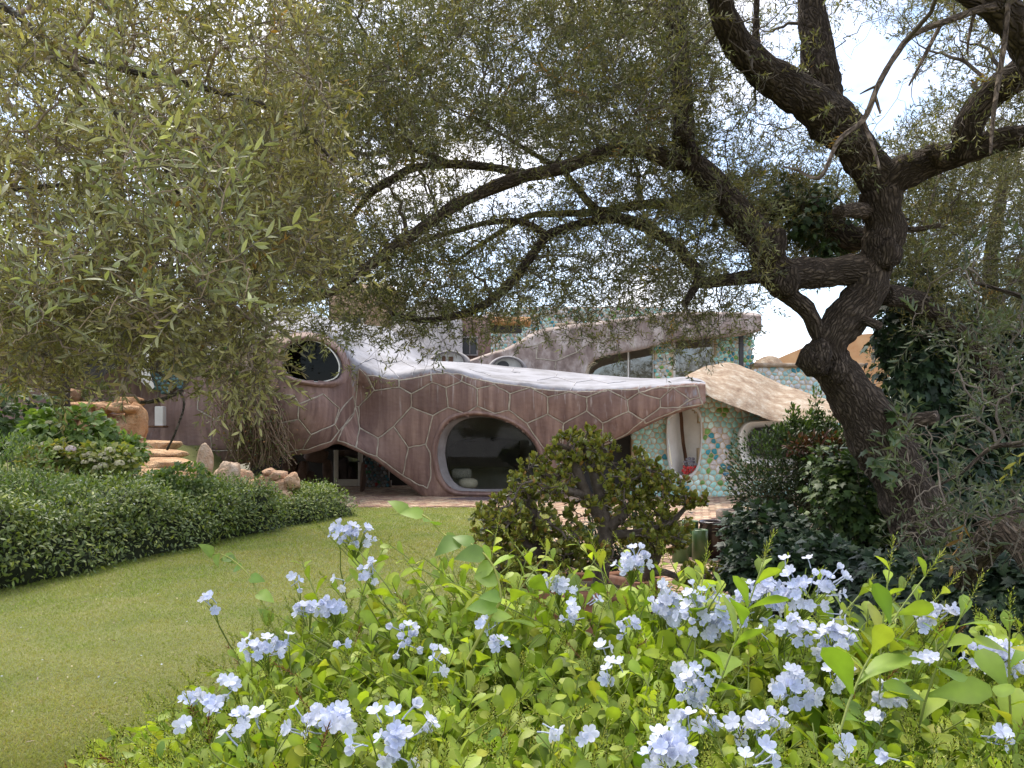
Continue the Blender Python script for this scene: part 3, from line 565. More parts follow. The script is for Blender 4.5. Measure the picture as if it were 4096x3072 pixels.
def col_right(c):
    n = fbm(np.stack([c[:, 0] / 90, c[:, 1] / 110, c[:, 0] * 0], -1), 2); o = palette(len(c), [AQ, (0.54, 0.72, 0.66), (0.36, 0.60, 0.55)], None, .12)
    g = (n > .05) & (c[:, 0] > 2830); o[g] = palette(g.sum(), [GY, LG, (0.64, 0.58, 0.55)], None, .1)
    b = near(c, K3([(830, 1080), (838, 1120), (845, 1160), (850, 1200), (780, 1215), (855, 1240), (930, 1260), (925, 1330), (930, 1390), (960, 1160), (490, 1140), (490, 1240), (320, 1240), (600, 1560), (560, 1500), (630, 1500), (830, 1640), (860, 1640), (800, 1650), (720, 1560), (950, 1350)]), 13) | ((c[:, 1] > 2010) & (R.random(len(c)) < .55))
    o[b] = palette(b.sum(), [BL, (0.03, 0.27, 0.33), (0.05, 0.17, 0.28)], None, .15)
    g = near(c, K3([(900, 880), (885, 900), (905, 930), (930, 900), (865, 965), (920, 950), (820, 1240), (790, 1090), (800, 1340), (900, 1340), (870, 1450), (930, 1180), (750, 1440), (780, 1060), (815, 1260)]), 11)
    o[g] = palette(g.sum(), [GN, (0.19, 0.38, 0.08)], None, .15); return o
# right wing: wall, hood, niche, arch
RW = thing('pebble_wing', 'turquoise pebble-clad wing with sandy drooping roof and white arches', 'house wing', (5.4, 23, 0))
YR = lambda p: 22.9 + 0.5 * np.cos((np.asarray(p)[..., 0] - 2830) / 190.0) * -1 + (np.asarray(p)[..., 0] - 2800) * .0012
NICHE = cr_closed(K3([(497, 1000), (520, 955), (600, 900), (690, 890), (735, 950), (745, 1080), (740, 1200), (715, 1330), (640, 1400), (560, 1370), (515, 1300), (500, 1180)]), 4)
ARCH = cr_closed(K3([(1030, 1130), (1035, 1070), (1075, 1010), (1150, 990), (1350, 985), (1480, 1010), (1520, 1100), (1500, 1300), (1100, 1300), (1040, 1230)]), 4)
RWP = K3([(240, 1080), (300, 1000), (560, 860), (740, 760), (800, 775), (1000, 870), (1130, 915), (1250, 985), (1700, 985), (1700, 1660), (180, 1660), (240, 1300)])
wallmesh(RWP, YR, M['mortar'], 'wall', RW, (NICHE, ARCH), 10)
mosaic(RWP, 24, YR, col_right, RW, (scaled(NICHE, 1.06), scaled(ARCH, 1.07)), single=215, zone=K3([(740, 760), (1200, 900), (1010, 1010), (1000, 1130), (930, 1180), (910, 1480), (740, 1480), (690, 1380), (745, 1200)]))
def tunnel(poly, prof, m, name, parent): V = np.stack([Wa(scaled(poly, s), Y) for s, Y in prof]); mb = MB(); mb.add(V.reshape(-1, 3), grid_faces(len(prof), len(poly), True)[:, ::-1]); return mb.build(name, m, parent)
tunnel(NICHE, [(1.10, 22.6), (1.07, 22.28), (1.02, 22.2), (.97, 22.3), (.95, 22.8), (.97, 23.6)], M['white'], 'niche_rim', RW)
tunnel(ARCH, [(1.10, 22.8), (1.06, 22.3), (1.0, 22.1), (.94, 22.15), (.80, 22.7), (.70, 23.5), (.66, 24.2), (.01, 25)], M['white'], 'arch_rim', RW)
AR2 = scaled(ARCH, .645) + [6, 6]; disc(Wa(AR2, 24.1), M['charcoal'], 'arch_window', RW)
# inside the niche: two curved white wings with a dark wooden slit, grey and red pebbles at the foot
sl_ = K3([(580, 880), (590, 960), (595, 1050), (605, 1150), (618, 1230), (628, 1310), (640, 1400)])
L_ = np.stack([Wa(sl_ + [-52, 0], 22.5), Wa(sl_ + [-28, 0], 22.75), Wa(sl_ + [-2, 0], 23.3)]); mb = MB(); mb.add(L_.reshape(-1, 3), grid_faces(3, len(sl_))); mb.build('niche_wing', M['white'], RW)
L_ = np.stack([Wa(sl_ + [12, 0], 23.2), Wa(sl_ + [30, 0], 23.0), Wa(sl_ + [66, 0], 22.7), Wa(sl_ + [100, 0], 22.5)]); mb = MB(); mb.add(L_.reshape(-1, 3), grid_faces(4, len(sl_))); mb.build('niche_wing', M['white'], RW)
L_ = np.stack([Wa(sl_ + [-6, 0], 23.32), Wa(sl_ + [16, 0], 23.32)]); mb = MB(); mb.add(L_.reshape(-1, 3), grid_faces(2, len(sl_))); mb.build('slit_door', M['wood'], RW)
YN = lambda p: np.full(np.asarray(p).shape[:-1], 22.42)
NP = K3([(615, 1320), (640, 1250), (690, 1255), (712, 1310), (700, 1360), (640, 1395), (600, 1360)])
mosaic(NP, 13, YN, lambda c: np.where((c[:, 1] > 1862)[:, None], palette(len(c), [(0.42, 0.02, 0.02)], None, .2), palette(len(c), [(0.14, 0.13, 0.16), (0.2, 0.19, 0.22)], None, .2)), RW, single=30, seed=5)
mb = MB(); boxpx(mb, 2262, 1700, 2541, 1985, 23.6, .1); mb.build('sliding_panel', M['charcoal'], RW, False)
# sandy hood roof
hc = np.array([2735, 2790, 2850, 2905, 2960, 3030, 3110, 3200, 3300, 3400, 3500.])
hb = np.array([1548, 1560, 1593, 1612, 1632, 1655, 1684, 1680, 1684, 1694, 1706.]); ht = np.array([1512, 1480, 1462, 1448, 1459, 1490, 1528, 1560, 1594, 1630, 1660.])
hbY = np.array([21.6, 21.4, 21.3, 21.3, 21.4, 21.5, 21.6, 21.6, 21.6, 21.6, 21.6]); htY = np.array([22.6, 23.4, 24.2, 24.6, 24.6, 24.4, 24.2, 24.0, 23.6, 23.2, 23])
HR = np.stack([hb - 2, hb + 1, hb - 4, hb * .6 + ht * .4 - 4, hb * .2 + ht * .8 - 3, ht, ht + 30], 1); HD = np.stack([hbY + 1.4, hbY + .12, hbY, hbY * .65 + htY * .35 - .2, hbY * .25 + htY * .75 - .1, htY, htY + .8], 1)
HO = loft(hc, HR, HD, 6, 6); HO = HO + 0.05 * fbm(HO * 1.3, 3)[..., None] * np.array([0, -1, .5]); mb = MB(); mb.add(HO.reshape(-1, 3), grid_faces(*HO.shape[:2])); mb.build('hood_roof', M['sand'], RW)
# pebble band and low wall behind the hood
YB = lambda p: np.full(np.asarray(p).shape[:-1], 27.0)
BP = np.array([(3012, 1476), (3440, 1464), (3440, 1952), (3012, 1952)]); wallmesh(BP, YB, M['mortar'], 'rear_wall', RW, (), 24)
def col_pale(c):
    o = palette(len(c), [(0.38, 0.55, 0.52), (0.50, 0.52, 0.53), (0.60, 0.61, 0.60), (0.30, 0.50, 0.50)], None, .1); s = R.random(len(c)); b = s < .05; o[b] = BL; o[(s > .05) & (s < .09)] = GN; return o
mosaic(np.array([(3012, 1476), (3440, 1464), (3440, 1720), (3012, 1640)]), 21, YB, col_pale, RW, single=60, zone=[(3040, 1480), (3260, 1475), (3300, 1600), (3160, 1560)], seed=8)
cp = MB(); rbox(cp, (W(3012, 1468, 27.1) + W(3440, 1456, 27.1)) / 2, (3.9, .5, .14), r=.04); cp.build('coping', M['sand'], RW)

# upper storey with its long sloping window
UP = thing('upper_storey', 'weathered upper storey with a long sloping window strip above the brown roof', 'house storey', (3, 30, 4))
uc = np.array([1880, 1950, 2020, 2080, 2150, 2240, 2329, 2357, 2405, 2514, 2590, 2698, 2800, 2888, 2960, 3008, 3046.])
ub = np.array([1490, 1495, 1498, 1500, 1505, 1508, 1503, 1455, 1430, 1405, 1389, 1366, 1357, 1350, 1342, 1334, 1322.])
ut = np.array([1442, 1418, 1398, 1368, 1326, 1310, 1299, 1296, 1290, 1274, 1264, 1252, 1251, 1251, 1252, 1254, 1262.])
uY = np.linspace(28.2, 26.0, len(uc))
UR = np.stack([ub - 4, ub - 2, ub, ub * .62 + ut * .38, ub * .25 + ut * .75, ut, ut - 3, ut + 10], 1); UD = np.stack([uY + 2.4, uY + .6, uY, uY - .08, uY - .02, uY + .12, uY + 1.4, uY + 3.2], 1)
US = loft(uc, UR, UD, 7, 6); US = US + 0.05 * fbm(US * .9, 2)[..., None] * np.array([0, -1, .3]); mb = MB(); mb.add(US.reshape(-1, 3), grid_faces(*US.shape[:2])); mb.build('fascia', M['upper'], UP)
ubvh = BVHTree.FromPolygons([tuple(p) for p in US.reshape(-1, 3)], [tuple(int(i) for i in f) for f in grid_faces(*US.shape[:2])])
US_ = [K2(q) for q in [[(720, 440), (830, 425), (900, 385), (935, 300)], [(830, 425), (820, 525), (965, 540), (1120, 478), (1215, 400), (1320, 400), (1340, 505)], [(900, 385), (1085, 385), (1120, 478)], [(1085, 385), (1140, 345), (1215, 400)], [(1140, 345), (1130, 290)], [(965, 540), (960, 600)], [(1320, 400), (1340, 370), (1530, 372), (1540, 445)], [(1340, 370), (1350, 275)], [(1530, 372), (1560, 230)], [(1750, 400), (1760, 230)]]]
seams(US_, 0.02, M['seam'], 'seam', False, ubvh, UP)
mb = MB(); V = [W(x, y, d) for x, y, d in ((2310, 1560, 28.6), (2905, 1560, 27.6), (2905, 1330, 27.6), (2310, 1330, 28.6))]; mb.add(np.array(V), np.array([[0, 1, 2, 3]])); mb.build('long_window', M['greyglass'], UP, False)
mb = MB(); V = [W(x, y, d) for x, y, d in ((2300, 1600, 29.4), (2905, 1600, 28.4), (2905, 1300, 28.4), (2300, 1300, 29.4))]; mb.add(np.array(V), np.array([[0, 1, 2, 3]])); mb.build('room_wall', M['greywall'], UP, False)
mb = MB(); q = cr(K2([(1160, 640), (1168, 600), (1190, 565), (1230, 545)]), 4); V = np.stack([Wa(q, 27.7), Wa(q + [18, 4], 28.1), Wa(q + [24, 8], 28.6)]); mb.add(V.reshape(-1, 3), grid_faces(3, len(q))); mb.build('window_reveal', M['white'], UP)
for x0, x1, t in ((2511, 2517, 1400), (2612, 2620, 1380), (2690, 2702, 1362), (2852, 2862, 1345)):
    mb = MB(); boxpx(mb, x0, t, x1, 1560, 27.6, .12); mb.build('mullion', M['wframe'], UP, False)
YP = lambda p: np.full(np.asarray(p).shape[:-1], 27.35)
for pl, sd_ in ((np.array([(2621, 1378), (2688, 1368), (2688, 1560), (2621, 1560)]), 11), (np.array([(2863, 1345), (3012, 1326), (3012, 1560), (2863, 1560)]), 12)):
    wallmesh(pl, YP, M['mortar'], 'pebble_pier', UP, (), 12)
    mosaic(pl, 17, YP, lambda c: np.where((R.random(len(c)) < .28)[:, None], palette(len(c), [BL, GN, (.1, .35, .33)], None, .1), palette(len(c), [AQ, (0.55, 0.56, 0.52), (.30, .42, .44)], None, .1)), UP, seed=sd_)
mb = MB(); boxpx(mb, 2956, 1335, 2975, 1560, 27.3, .1); mb.build('slot_window', M['charcoal'], UP, False)
# turquoise pebble parapet behind the roof, chimney block, grey stucco flank, hooded eye windows
YT = lambda p: 34.0 + ((np.asarray(p)[..., 0] - 2300) / 300.0) ** 2
TP = np.array([(1900, 1268), (1990, 1245), (2110, 1230), (2300, 1228), (2560, 1232), (2700, 1240), (2700, 1420), (1900, 1420)])
wallmesh(TP, YT, M['mortar'], 'parapet', UP, (), 20)
mosaic(TP[[0, 1, 2, 3, 4, 5, 6, 7]] + [0, 0], 15, YT, lambda c: np.where((R.random(len(c)) < .1)[:, None], palette(len(c), [BL, GN], None, .1), palette(len(c), [(.27, .48, .45), (.50, .50, .50), (.38, .52, .50), (.45, .40, .40)], None, .1)), UP, seed=21)
for x, w, h in ((2220, 46, 20), (2270, 34, 26), (2380, 44, 18)):
    mb = MB(); boxpx(mb, x, 1312 - h, x + w, 1330, 32.5, .5, .05); mb.build('block', M['sand'], UP, False)
mb = MB(); boxpx(mb, 1832, 1262, 1960, 1480, 30.5, 1.5, .12); mb.c = [np.zeros_like(x) for x in mb.c]; mb.build('rust_bay', M['plaster'], UP)
mb = MB(); boxpx(mb, 1838, 1347, 1908, 1420, 30.42, .08); mb.build('bay_window', M['charcoal'], UP, False)
for q in ((1836, 1345, 1911, 1352), (1836, 1353, 1842, 1416), (1905, 1353, 1911, 1416), (1836, 1417, 1911, 1423), (1876, 1353, 1881, 1416)):
    mb = MB(); boxpx(mb, *q, 30.33, .08, .01); mb.build('window_frame', M['stucco'], UP, False)
mb = MB(); boxpx(mb, 1940, 1266, 2126, 1290, 31.5, 1.2, .06); mb.build('rust_canopy', M['ochre'], UP, False)
mb = MB(); boxpx(mb, 1962, 1292, 2088, 1330, 32.3, .3, .03); mb.build('canopy_recess', M['charcoal'], UP, False)
sc_ = np.array([1540, 1580, 1640, 1700, 1760, 1810, 1850.]); sb = np.full(7, 1480.); st_ = np.array([1330, 1290, 1240, 1205, 1195, 1215, 1262.])
ST = loft(sc_, np.stack([sb, (sb + st_) / 2, st_, st_ + 5], 1), np.stack([sc_ * 0 + 28.6, sc_ * 0 + 29.6, sc_ * 0 + 31, sc_ * 0 + 33], 1) - np.array([0, .2, .4, .5, .4, .2, 0])[:, None], 6, 6); mb = MB(); mb.add(ST.reshape(-1, 3), grid_faces(*ST.shape[:2])); mb.build('stucco_flank', M['stucco'], UP)
def eye_dormer(cx, cy, rx, ry, Y, name):
    q = np.array([(cx + rx * math.cos(t), cy - ry * math.sin(t)) for t in np.linspace(-.35, math.pi + .35, 22)])
    V = np.stack([Wa(scaled(q, 1.5) + [0, 6], Y + 1.5), Wa(scaled(q, 1.28), Y + .15), Wa(scaled(q, 1.12), Y - .3), Wa(q, Y - .2), Wa(scaled(q, .92), Y + .1)]); mb = MB(); mb.add(V.reshape(-1, 3), grid_faces(5, 22)); hd = mb.build(name, M['stucco'], UP)
    mb = MB(); mb.add(Wa(scaled(q, .97), Y + .1), np.array([list(range(22))])); mb.build('dormer_face', M['wframe'], hd, False); return hd
d1 = eye_dormer(1797, 1450, 62, 42, 27.6, 'eye_dormer'); d2 = eye_dormer(2030, 1476, 62, 46, 27.4, 'eye_dormer')
mb = MB(); boxpx(mb, 1768, 1424, 1782, 1446, 27.6, .06, .03); boxpx(mb, 1795, 1426, 1812, 1448, 27.6, .06, .03); mb.build('dormer_slot', M['wood'], d1, False)
mb = MB(); q = np.array([W(2012 + 24 * math.cos(t), 1462 - 18 * math.sin(t), 27.4) for t in np.linspace(0, 2 * math.pi, 17)[:-1]]); mb.add(q, np.array([list(range(16))])); mb.build('dormer_pane', M['charcoal'], d2, False)

# left flank of the house under the olive: dark overhang, white crescent, teal pebbles
LF = thing('shaded_wing', 'dark shaded wing with white crescent window beside teal pebbles', 'house wing', (-9, 20, 1))
lc = np.array([-300, 0, 200, 400, 520, 640, 760.]); lt = np.array([1300, 1300, 1290, 1290, 1280, 1270, 1280.]); lb = np.array([1860, 1860, 1860, 1860, 1860, 1860, 1860.])
mb = MB(); LS = loft(lc, np.stack([lb, (lt + lb) / 2, lt, lt - 40, lt - 60], 1), np.stack([lc * 0 + 21.2, lc * 0 + 22.0, lc * 0 + 21.8, lc * 0 + 20.0, lc * 0 + 24], 1), 5, 6); mb.add(LS.reshape(-1, 3), grid_faces(*LS.shape[:2]), (0.1, .2, 0)); mb.build('wall', M['plaster'], LF)
K4 = lambda p: K(p, 0, 1200)
mb = MB(); q = K4([(980, 420), (1000, 330), (1060, 270), (1140, 250), (1180, 250), (1120, 340), (1100, 430), (1105, 540), (1140, 640), (1110, 670), (1040, 600), (990, 520)]); mb.add(np.concatenate([Wa(q, 20.4), Wa(q, 20.7)]), [np.array([list(range(12))]), np.array([(i, i + 12, (i + 1) % 12 + 12, (i + 1) % 12) for i in range(12)])]); mb.build('white_crescent', M['white'], LF, False)
TPL = K4([(1130, 330), (1200, 270), (1300, 300), (1380, 420), (1380, 560), (1330, 650), (1200, 690), (1130, 640), (1105, 540), (1105, 430)]); YL = lambda p: np.full(np.asarray(p).shape[:-1], 20.7)
wallmesh(TPL, YL, M['darkmortar'], 'pebble_face', LF, (), 10)
mosaic(TPL, 20, YL, lambda c: palette(len(c), [(.09, .19, .20), (.06, .14, .17), (.14, .25, .25)], None, .15), LF, (K4([(1100, 370), (1200, 355), (1200, 470), (1105, 470)]),), th=.03, single=60, seed=31)
mb = MB(); q = [(1100, 375), (1195, 360), (1205, 420), (1180, 470), (1110, 465)]; mb.add(Wa(K4(q), 20.66), np.array([[0, 1, 2, 3, 4]])); mb.build('porthole', M['wood'], LF, False)
mb = MB(); mb.add(Wa(K4([(250, 250), (1080, 250), (960, 430), (700, 600), (250, 560)]), 20.3), np.array([[0, 1, 2, 3, 4]])); mb.build('opening_shade_sheet', M['dark'], LF, False)  # flat dark sheet before the wall: the opening's inner shade as colour
mb = MB(); boxpx(mb, 618, 1625, 652, 1705, 20.4, .2); mb.build('white_pillar', M['white'], LF, False)
mb = MB(); boxpx(mb, 588, 1702, 655, 1710, 20.3, .3); mb.build('ledge', M['wood'], LF, False)
# houses farther off
TH = thing('tan_house', 'plain tan house wall with a small dark window behind the brown roof', 'house', W(1440, 1330, 36))
mb = MB(); boxpx(mb, 1310, 1130, 1580, 1420, 36, 4, .25); mb.build('wall', M['tan'], TH, False)
mb = MB(); boxpx(mb, 1366, 1258, 1450, 1320, 35.95, .1); w_ = mb.build('window', M['charcoal'], TH, False)
for x in (1364, 1404, 1446): mb = MB(); boxpx(mb, x, 1262, x + 8, 1320, 35.85, .12); mb.build('window_frame', M['frame'], w_, False)
mb = MB(); boxpx(mb, 1358, 1246, 1458, 1256, 35.85, .3); mb.build('lintel', M['tan'], TH, False)
OH = thing('orange_roof_house', 'low orange gable beyond the pebble wall, right of the far hill', 'house', W(3250, 1500, 60))
gx_ = cr(np.array([(3080, 1452), (3120, 1430), (3200, 1396), (3268, 1368), (3420, 1340), (3560, 1330.)]), 4); mb = MB(); g2 = gx_.copy(); g2[:, 1] = 1852
V = np.stack([Wa(g2, 60), Wa(gx_, 60), Wa(gx_ + [0, 4], 68)]); mb.add(V.reshape(-1, 3), grid_faces(3, len(gx_))); mb.build('gable', M['ochre'], OH, False)
mb = MB(); boxpx(mb, 3252, 1412, 3264, 1424, 59.9, .2); mb.build('window', M['charcoal'], OH, False)
mo = cr(np.array([(2990, 1475), (3030, 1440), (3070, 1424), (3110, 1430), (3140, 1462), (3150, 1475.)]), 4); mb = MB(); m2 = mo.copy(); m2[:, 1] = 1490
V = np.stack([Wa(m2, 30), Wa(mo, 30.3), Wa(mo + [0, 8], 33)]); mb.add(V.reshape(-1, 3), grid_faces(3, len(mo))); mb.build('roof_mound', M['sand'], RW)
# terrace, steps, rocks at the left
def terr(x, y): return 0.82
mb = MB(); tx, ty = np.meshgrid(np.linspace(-16, -3.4, 40), np.linspace(11.2, 21, 30), indexing='ij')
tz = (0.80 * np.clip((ty - 11.2) / 1.6, 0, 1) + .8 * np.clip((ty - 15.6) / 2.2, 0, 1) * np.clip((-tx - 7.3) / .8, 0, 1)) * np.clip((np.interp(ty, [7.15, 16.9], [-5.7, -3.42]) - np.interp(ty, [12, 16.5, 18], [1.6, 1.1, 1.6]) - tx) / 1.6, 0, 1) - .08 + .05 * fbm(np.stack([tx, ty, 0 * tx], -1), 3)
mb.add(np.stack([tx, ty, tz], -1).reshape(-1, 3), grid_faces(40, 30)); struct(mb.build('terrace', M['turf']))
mb = MB(); q = np.array([(425, 1952), (500, 1930), (572, 1905), (572, 2090), (425, 2110)]); mb.add(np.concatenate([Wa(q, [13.2, 13.6, 14, 14, 13.2]), Wa(q, [13.4, 13.8, 14.2, 14.2, 13.4])]), [np.array([list(range(5))]), np.array([(i, i + 5, (i + 1) % 5 + 5, (i + 1) % 5) for i in range(5)])])
tag(mb.build('retaining_wall', M['tan'], None, False), 'short brown retaining wall showing between hedge and round shrub', 'wall')
def rock(name, label, p0, p1, Y, dep=None, seed=0, m='rock', group=None, flat=0.0, tint=(1, 1, 1), parent=None, lump=.3):
    """a boulder filling the photo box p0-p1 at depth Y"""
    a, b = W(p0[0], p1[1], Y), W(p1[0], p0[1], Y); c = (a + b) / 2; s = np.array([b[0] - a[0], dep or (b[0] - a[0]) * .8, b[2] - a[2]]) / 2; n = 18; s = s * 1.06
    u, t = np.meshgrid(np.linspace(0, np.pi, n), np.linspace(0, 2 * np.pi, 2 * n + 1)[:-1], indexing='ij'); D = np.stack([np.sin(u) * np.cos(t), np.sin(u) * np.sin(t), np.cos(u)], -1)
    pw = 0.62 if flat else 0.82; D = np.sign(D) * np.abs(D) ** pw; D = D * (1 + lump * fbm(D * 1.1 + seed * 7.7, 3))[..., None]
    for k in range(9):                                  # a few knocked-off facets
        nn = unit(np.random.default_rng(seed * 9 + k).normal(size=3)); h = D @ nn; D = D - np.maximum(h - .72, 0)[..., None] * nn * .8
    mb = MB(); mb.add((c + D * s).reshape(-1, 3), grid_faces(n, 2 * n, True), tint); o = mb.build(name, M[m], parent)
    if label: tag(o, label, 'rock', group)
    return o
rock('boulder', 'tall upright pink granite stone beside the slab steps', (782, 1795), (852, 1935), 15.6, .4, 1)
rock('boulder', 'squat granite boulder low in front of the dead vine', (856, 1850), (962, 2010), 15.2, .7, 2)
RP = thing('rock_pile', 'low rough pile of pink granite rubble at the porch corner above the hedge', 'rocks', W(1080, 2030, 14.9))
for q_, (x0, y0, x1, y1, Y) in enumerate(((925, 1890, 1010, 1975, 15.1), (985, 1915, 1062, 2000, 14.95), (940, 1955, 1030, 2040, 14.8), (1035, 1895, 1105, 1955, 14.95), (1090, 1882, 1150, 1930, 14.9), (1130, 1905, 1190, 1965, 14.8), (1030, 1940, 1115, 2035, 14.75), (1085, 1925, 1150, 1985, 14.7), (1100, 1970, 1185, 2045, 14.65), (1060, 1875, 1100, 1905, 15.0))): rock('stone', None, (x0 - 6, y0 - 5), (x1 + 6, y1 + 6), Y + .8, .45, 80 + q_, flat=q_ % 2, parent=RP, lump=.38, tint=tuple(lerp((.85, .75, .68), (1.1, 1.0, .92), R.random())))
rock('boulder', 'big round orange boulder below the stone wall', (395, 1655), (535, 1775), 17.4, .9, 5, tint=(.98, .84, .70))
rock('boulder', 'smooth tan boulder standing at the end of the stone wall', (500, 1600), (585, 1770), 17.6, .8, 6, tint=(.95, .78, .6))
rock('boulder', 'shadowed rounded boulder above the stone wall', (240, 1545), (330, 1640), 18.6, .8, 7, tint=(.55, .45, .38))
rock('boulder', 'tan boulder leaning on the dark wall above the stone wall', (462, 1575), (560, 1640), 18.2, .7, 8, tint=(.85, .7, .55))
SW = thing('stone_wall', 'low dry stone wall of orange stones left of the steps', 'wall', W(400, 1780, 17))
yy = 1612
for r_, (h, xs) in enumerate(((14, (236, 300, 372, 450, 520)), (22, (240, 290, 330, 395, 445, 500, 545)), (30, (240, 300, 350, 400)), (40, (240, 320, 390)))):
    for a_, b_ in zip(xs[:-1], xs[1:]): rock('stone', None, (a_ - 5, yy - 4), (b_ + 5, yy + h + 8), 17.2, .55, a_ + r_, flat=1, tint=tuple(lerp((.80, .62, .48), (1.05, .9, .75), R.random())), parent=SW, lump=.1)
    yy += h
SS = thing('stone_steps', 'four rough granite slab steps climbing beside hydrangeas', 'steps', W(650, 1940, 16))
for i, (x0, y0, x1, y1, Y) in enumerate(((500, 1758, 710, 1806, 17.6), (560, 1796, 755, 1832, 16.9), (570, 1832, 785, 1872, 16.3), (545, 1868, 790, 1925, 15.8))):
    rock('step', None, (x0, y0 - 3), (x1, y1 + 10), Y, 1.0, 40 + i, flat=1, parent=SS, lump=.08, tint=(1.05, .95, .8))
SLB = ['tall dark slab at the far left under the house head', 'dark slab second from the left under the house head', 'wide dark stone lying across the tops of the slabs', 'dark squat slab leaning in the middle of the porch', 'narrow brown slab standing left of the porch door', 'thin brown slab right of the porch door']
for i, (x0, y0, x1, y1) in enumerate(((1128, 1830, 1195, 1990), (1180, 1850, 1240, 1985), (1215, 1795, 1320, 1850), (1200, 1880, 1270, 1990), (1290, 1840, 1330, 1985), (1440, 1850, 1462, 1965))):
    rock('boulder', SLB[i], (x0, y0), (x1, y1), 24.6, .4, 60 + i, 'darkrock', 'dark slabs under the house head', flat=1, lump=.1)
YE = lambda p: np.full(np.asarray(p).shape[:-1], 26.2)
EP = np.array([(1462, 1815), (1500, 1828), (1550, 1875), (1560, 1950), (1462, 1950)]); wallmesh(EP, YE, M['darkmortar'], 'porch_pebble_face', HOUSE, (), 9)
mosaic(EP, 15, YE, lambda c: palette(len(c), [(.12, .14, .15), (.25, .02, .02), (.03, .15, .06), (.04, .16, .20), (.20, .20, .2)], [5, 1, 1, 1, 3], .2), HOUSE, seed=41, single=0)
# pots and trough
def lathe(name, m, parent, c, prof, n=40, wob=0.0):
    a = np.linspace(0, 2 * np.pi, n + 1)[:-1]; V = np.array([[c[0] + r * math.cos(t), c[1] + r * math.sin(t), c[2] + z] for r, z in prof for t in a]); mb = MB(); mb.add(V, grid_faces(len(prof), n, True)); return mb.build(name, m, parent)
def groundpt(px, py): Y = CZ * F / (py - HY); return np.array([(px - CX) / F * Y, Y, 0.0])
POT = W(2315, 2560, 6.3); POT[2] = 0
pt = thing('terracotta_pot', 'big terracotta pot with rolled rim under the jade plant, behind the flowers', 'pot', POT)
lathe('bowl', M['terracotta'], pt, POT, [(0.01, 0), (.29, 0), (.31, .03), (.36, .16), (.385, .25), (.398, .255), (.40, .285), (.388, .29), (.395, .34), (.40, .37), (.45, .375), (.462, .40), (.462, .435), (.45, .46), (.42, .465), (.40, .44), (.39, .38), (.36, .34)])
lathe('earth', M['soil'], pt, POT, [(.395, .40), (.2, .42), (.01, .43)])
P2 = W(2520, 2420, 7.3); P2[2] = 0
pt2 = thing('clay_pot', 'brown clay pot with leaning jade trunk on the brick path', 'pot', P2)
lathe('bowl', M['terracotta'], pt2, P2, [(0.01, 0), (.2, 0), (.26, .12), (.29, .26), (.32, .27), (.325, .32), (.30, .33), (.28, .30)])
lathe('earth', M['soil'], pt2, P2, [(.29, .29), (.01, .3)])
g = groundpt(2857, 2238); gp = thing('glazed_pot', 'dark brown glazed jar near stone trough', 'pot', g)
lathe('jar', M['glazed'], gp, g, [(.01, 0), (.12, 0), (.14, .02), (.18, .18), (.205, .34), (.205, .42), (.19, .48), (.205, .49), (.21, .515), (.20, .53), (.185, .52), (.17, .45), (.15, .3)])
lathe('water', M['charcoal'], gp, g, [(.17, .42), (.01, .42)], 24)
for i, (px, py, r, h, lb_) in enumerate(((2800, 2250, .105, .44, 'front right green cylinder pot beside the brown glazed jar'), (2760, 2232, .115, .52, 'tallest green cylinder pot behind the other two'), (2722, 2256, .11, .42, 'leftmost green cylinder pot behind jade branches'))):
    g = groundpt(px, py); gp = thing('cylinder_pot', lb_, 'pot', g, 'green cylinder pots'); lathe('cylinder', M['green'], gp, g, [(.01, 0), (r, 0), (r, h - .01), (r - .006, h), (r - .016, h), (r - .02, h - .02), (r - .022, h - .2)]); lathe('earth', M['soil'], gp, g, [(r - .02, h - .1), (.01, h - .09)], 20)
g = groundpt(2945, 2150); tr = thing('stone_trough', 'rough round stone trough beneath the dark clipped shrub', 'trough', g)
o_ = lathe('basin', M['troughstone'], tr, g, [(.01, 0), (.22, 0), (.30, .12), (.33, .3), (.335, .44), (.31, .47), (.26, .46), (.23, .34)], 30)
lathe('earth', M['soil'], tr, g, [(.25, .40), (.01, .42)], 20)
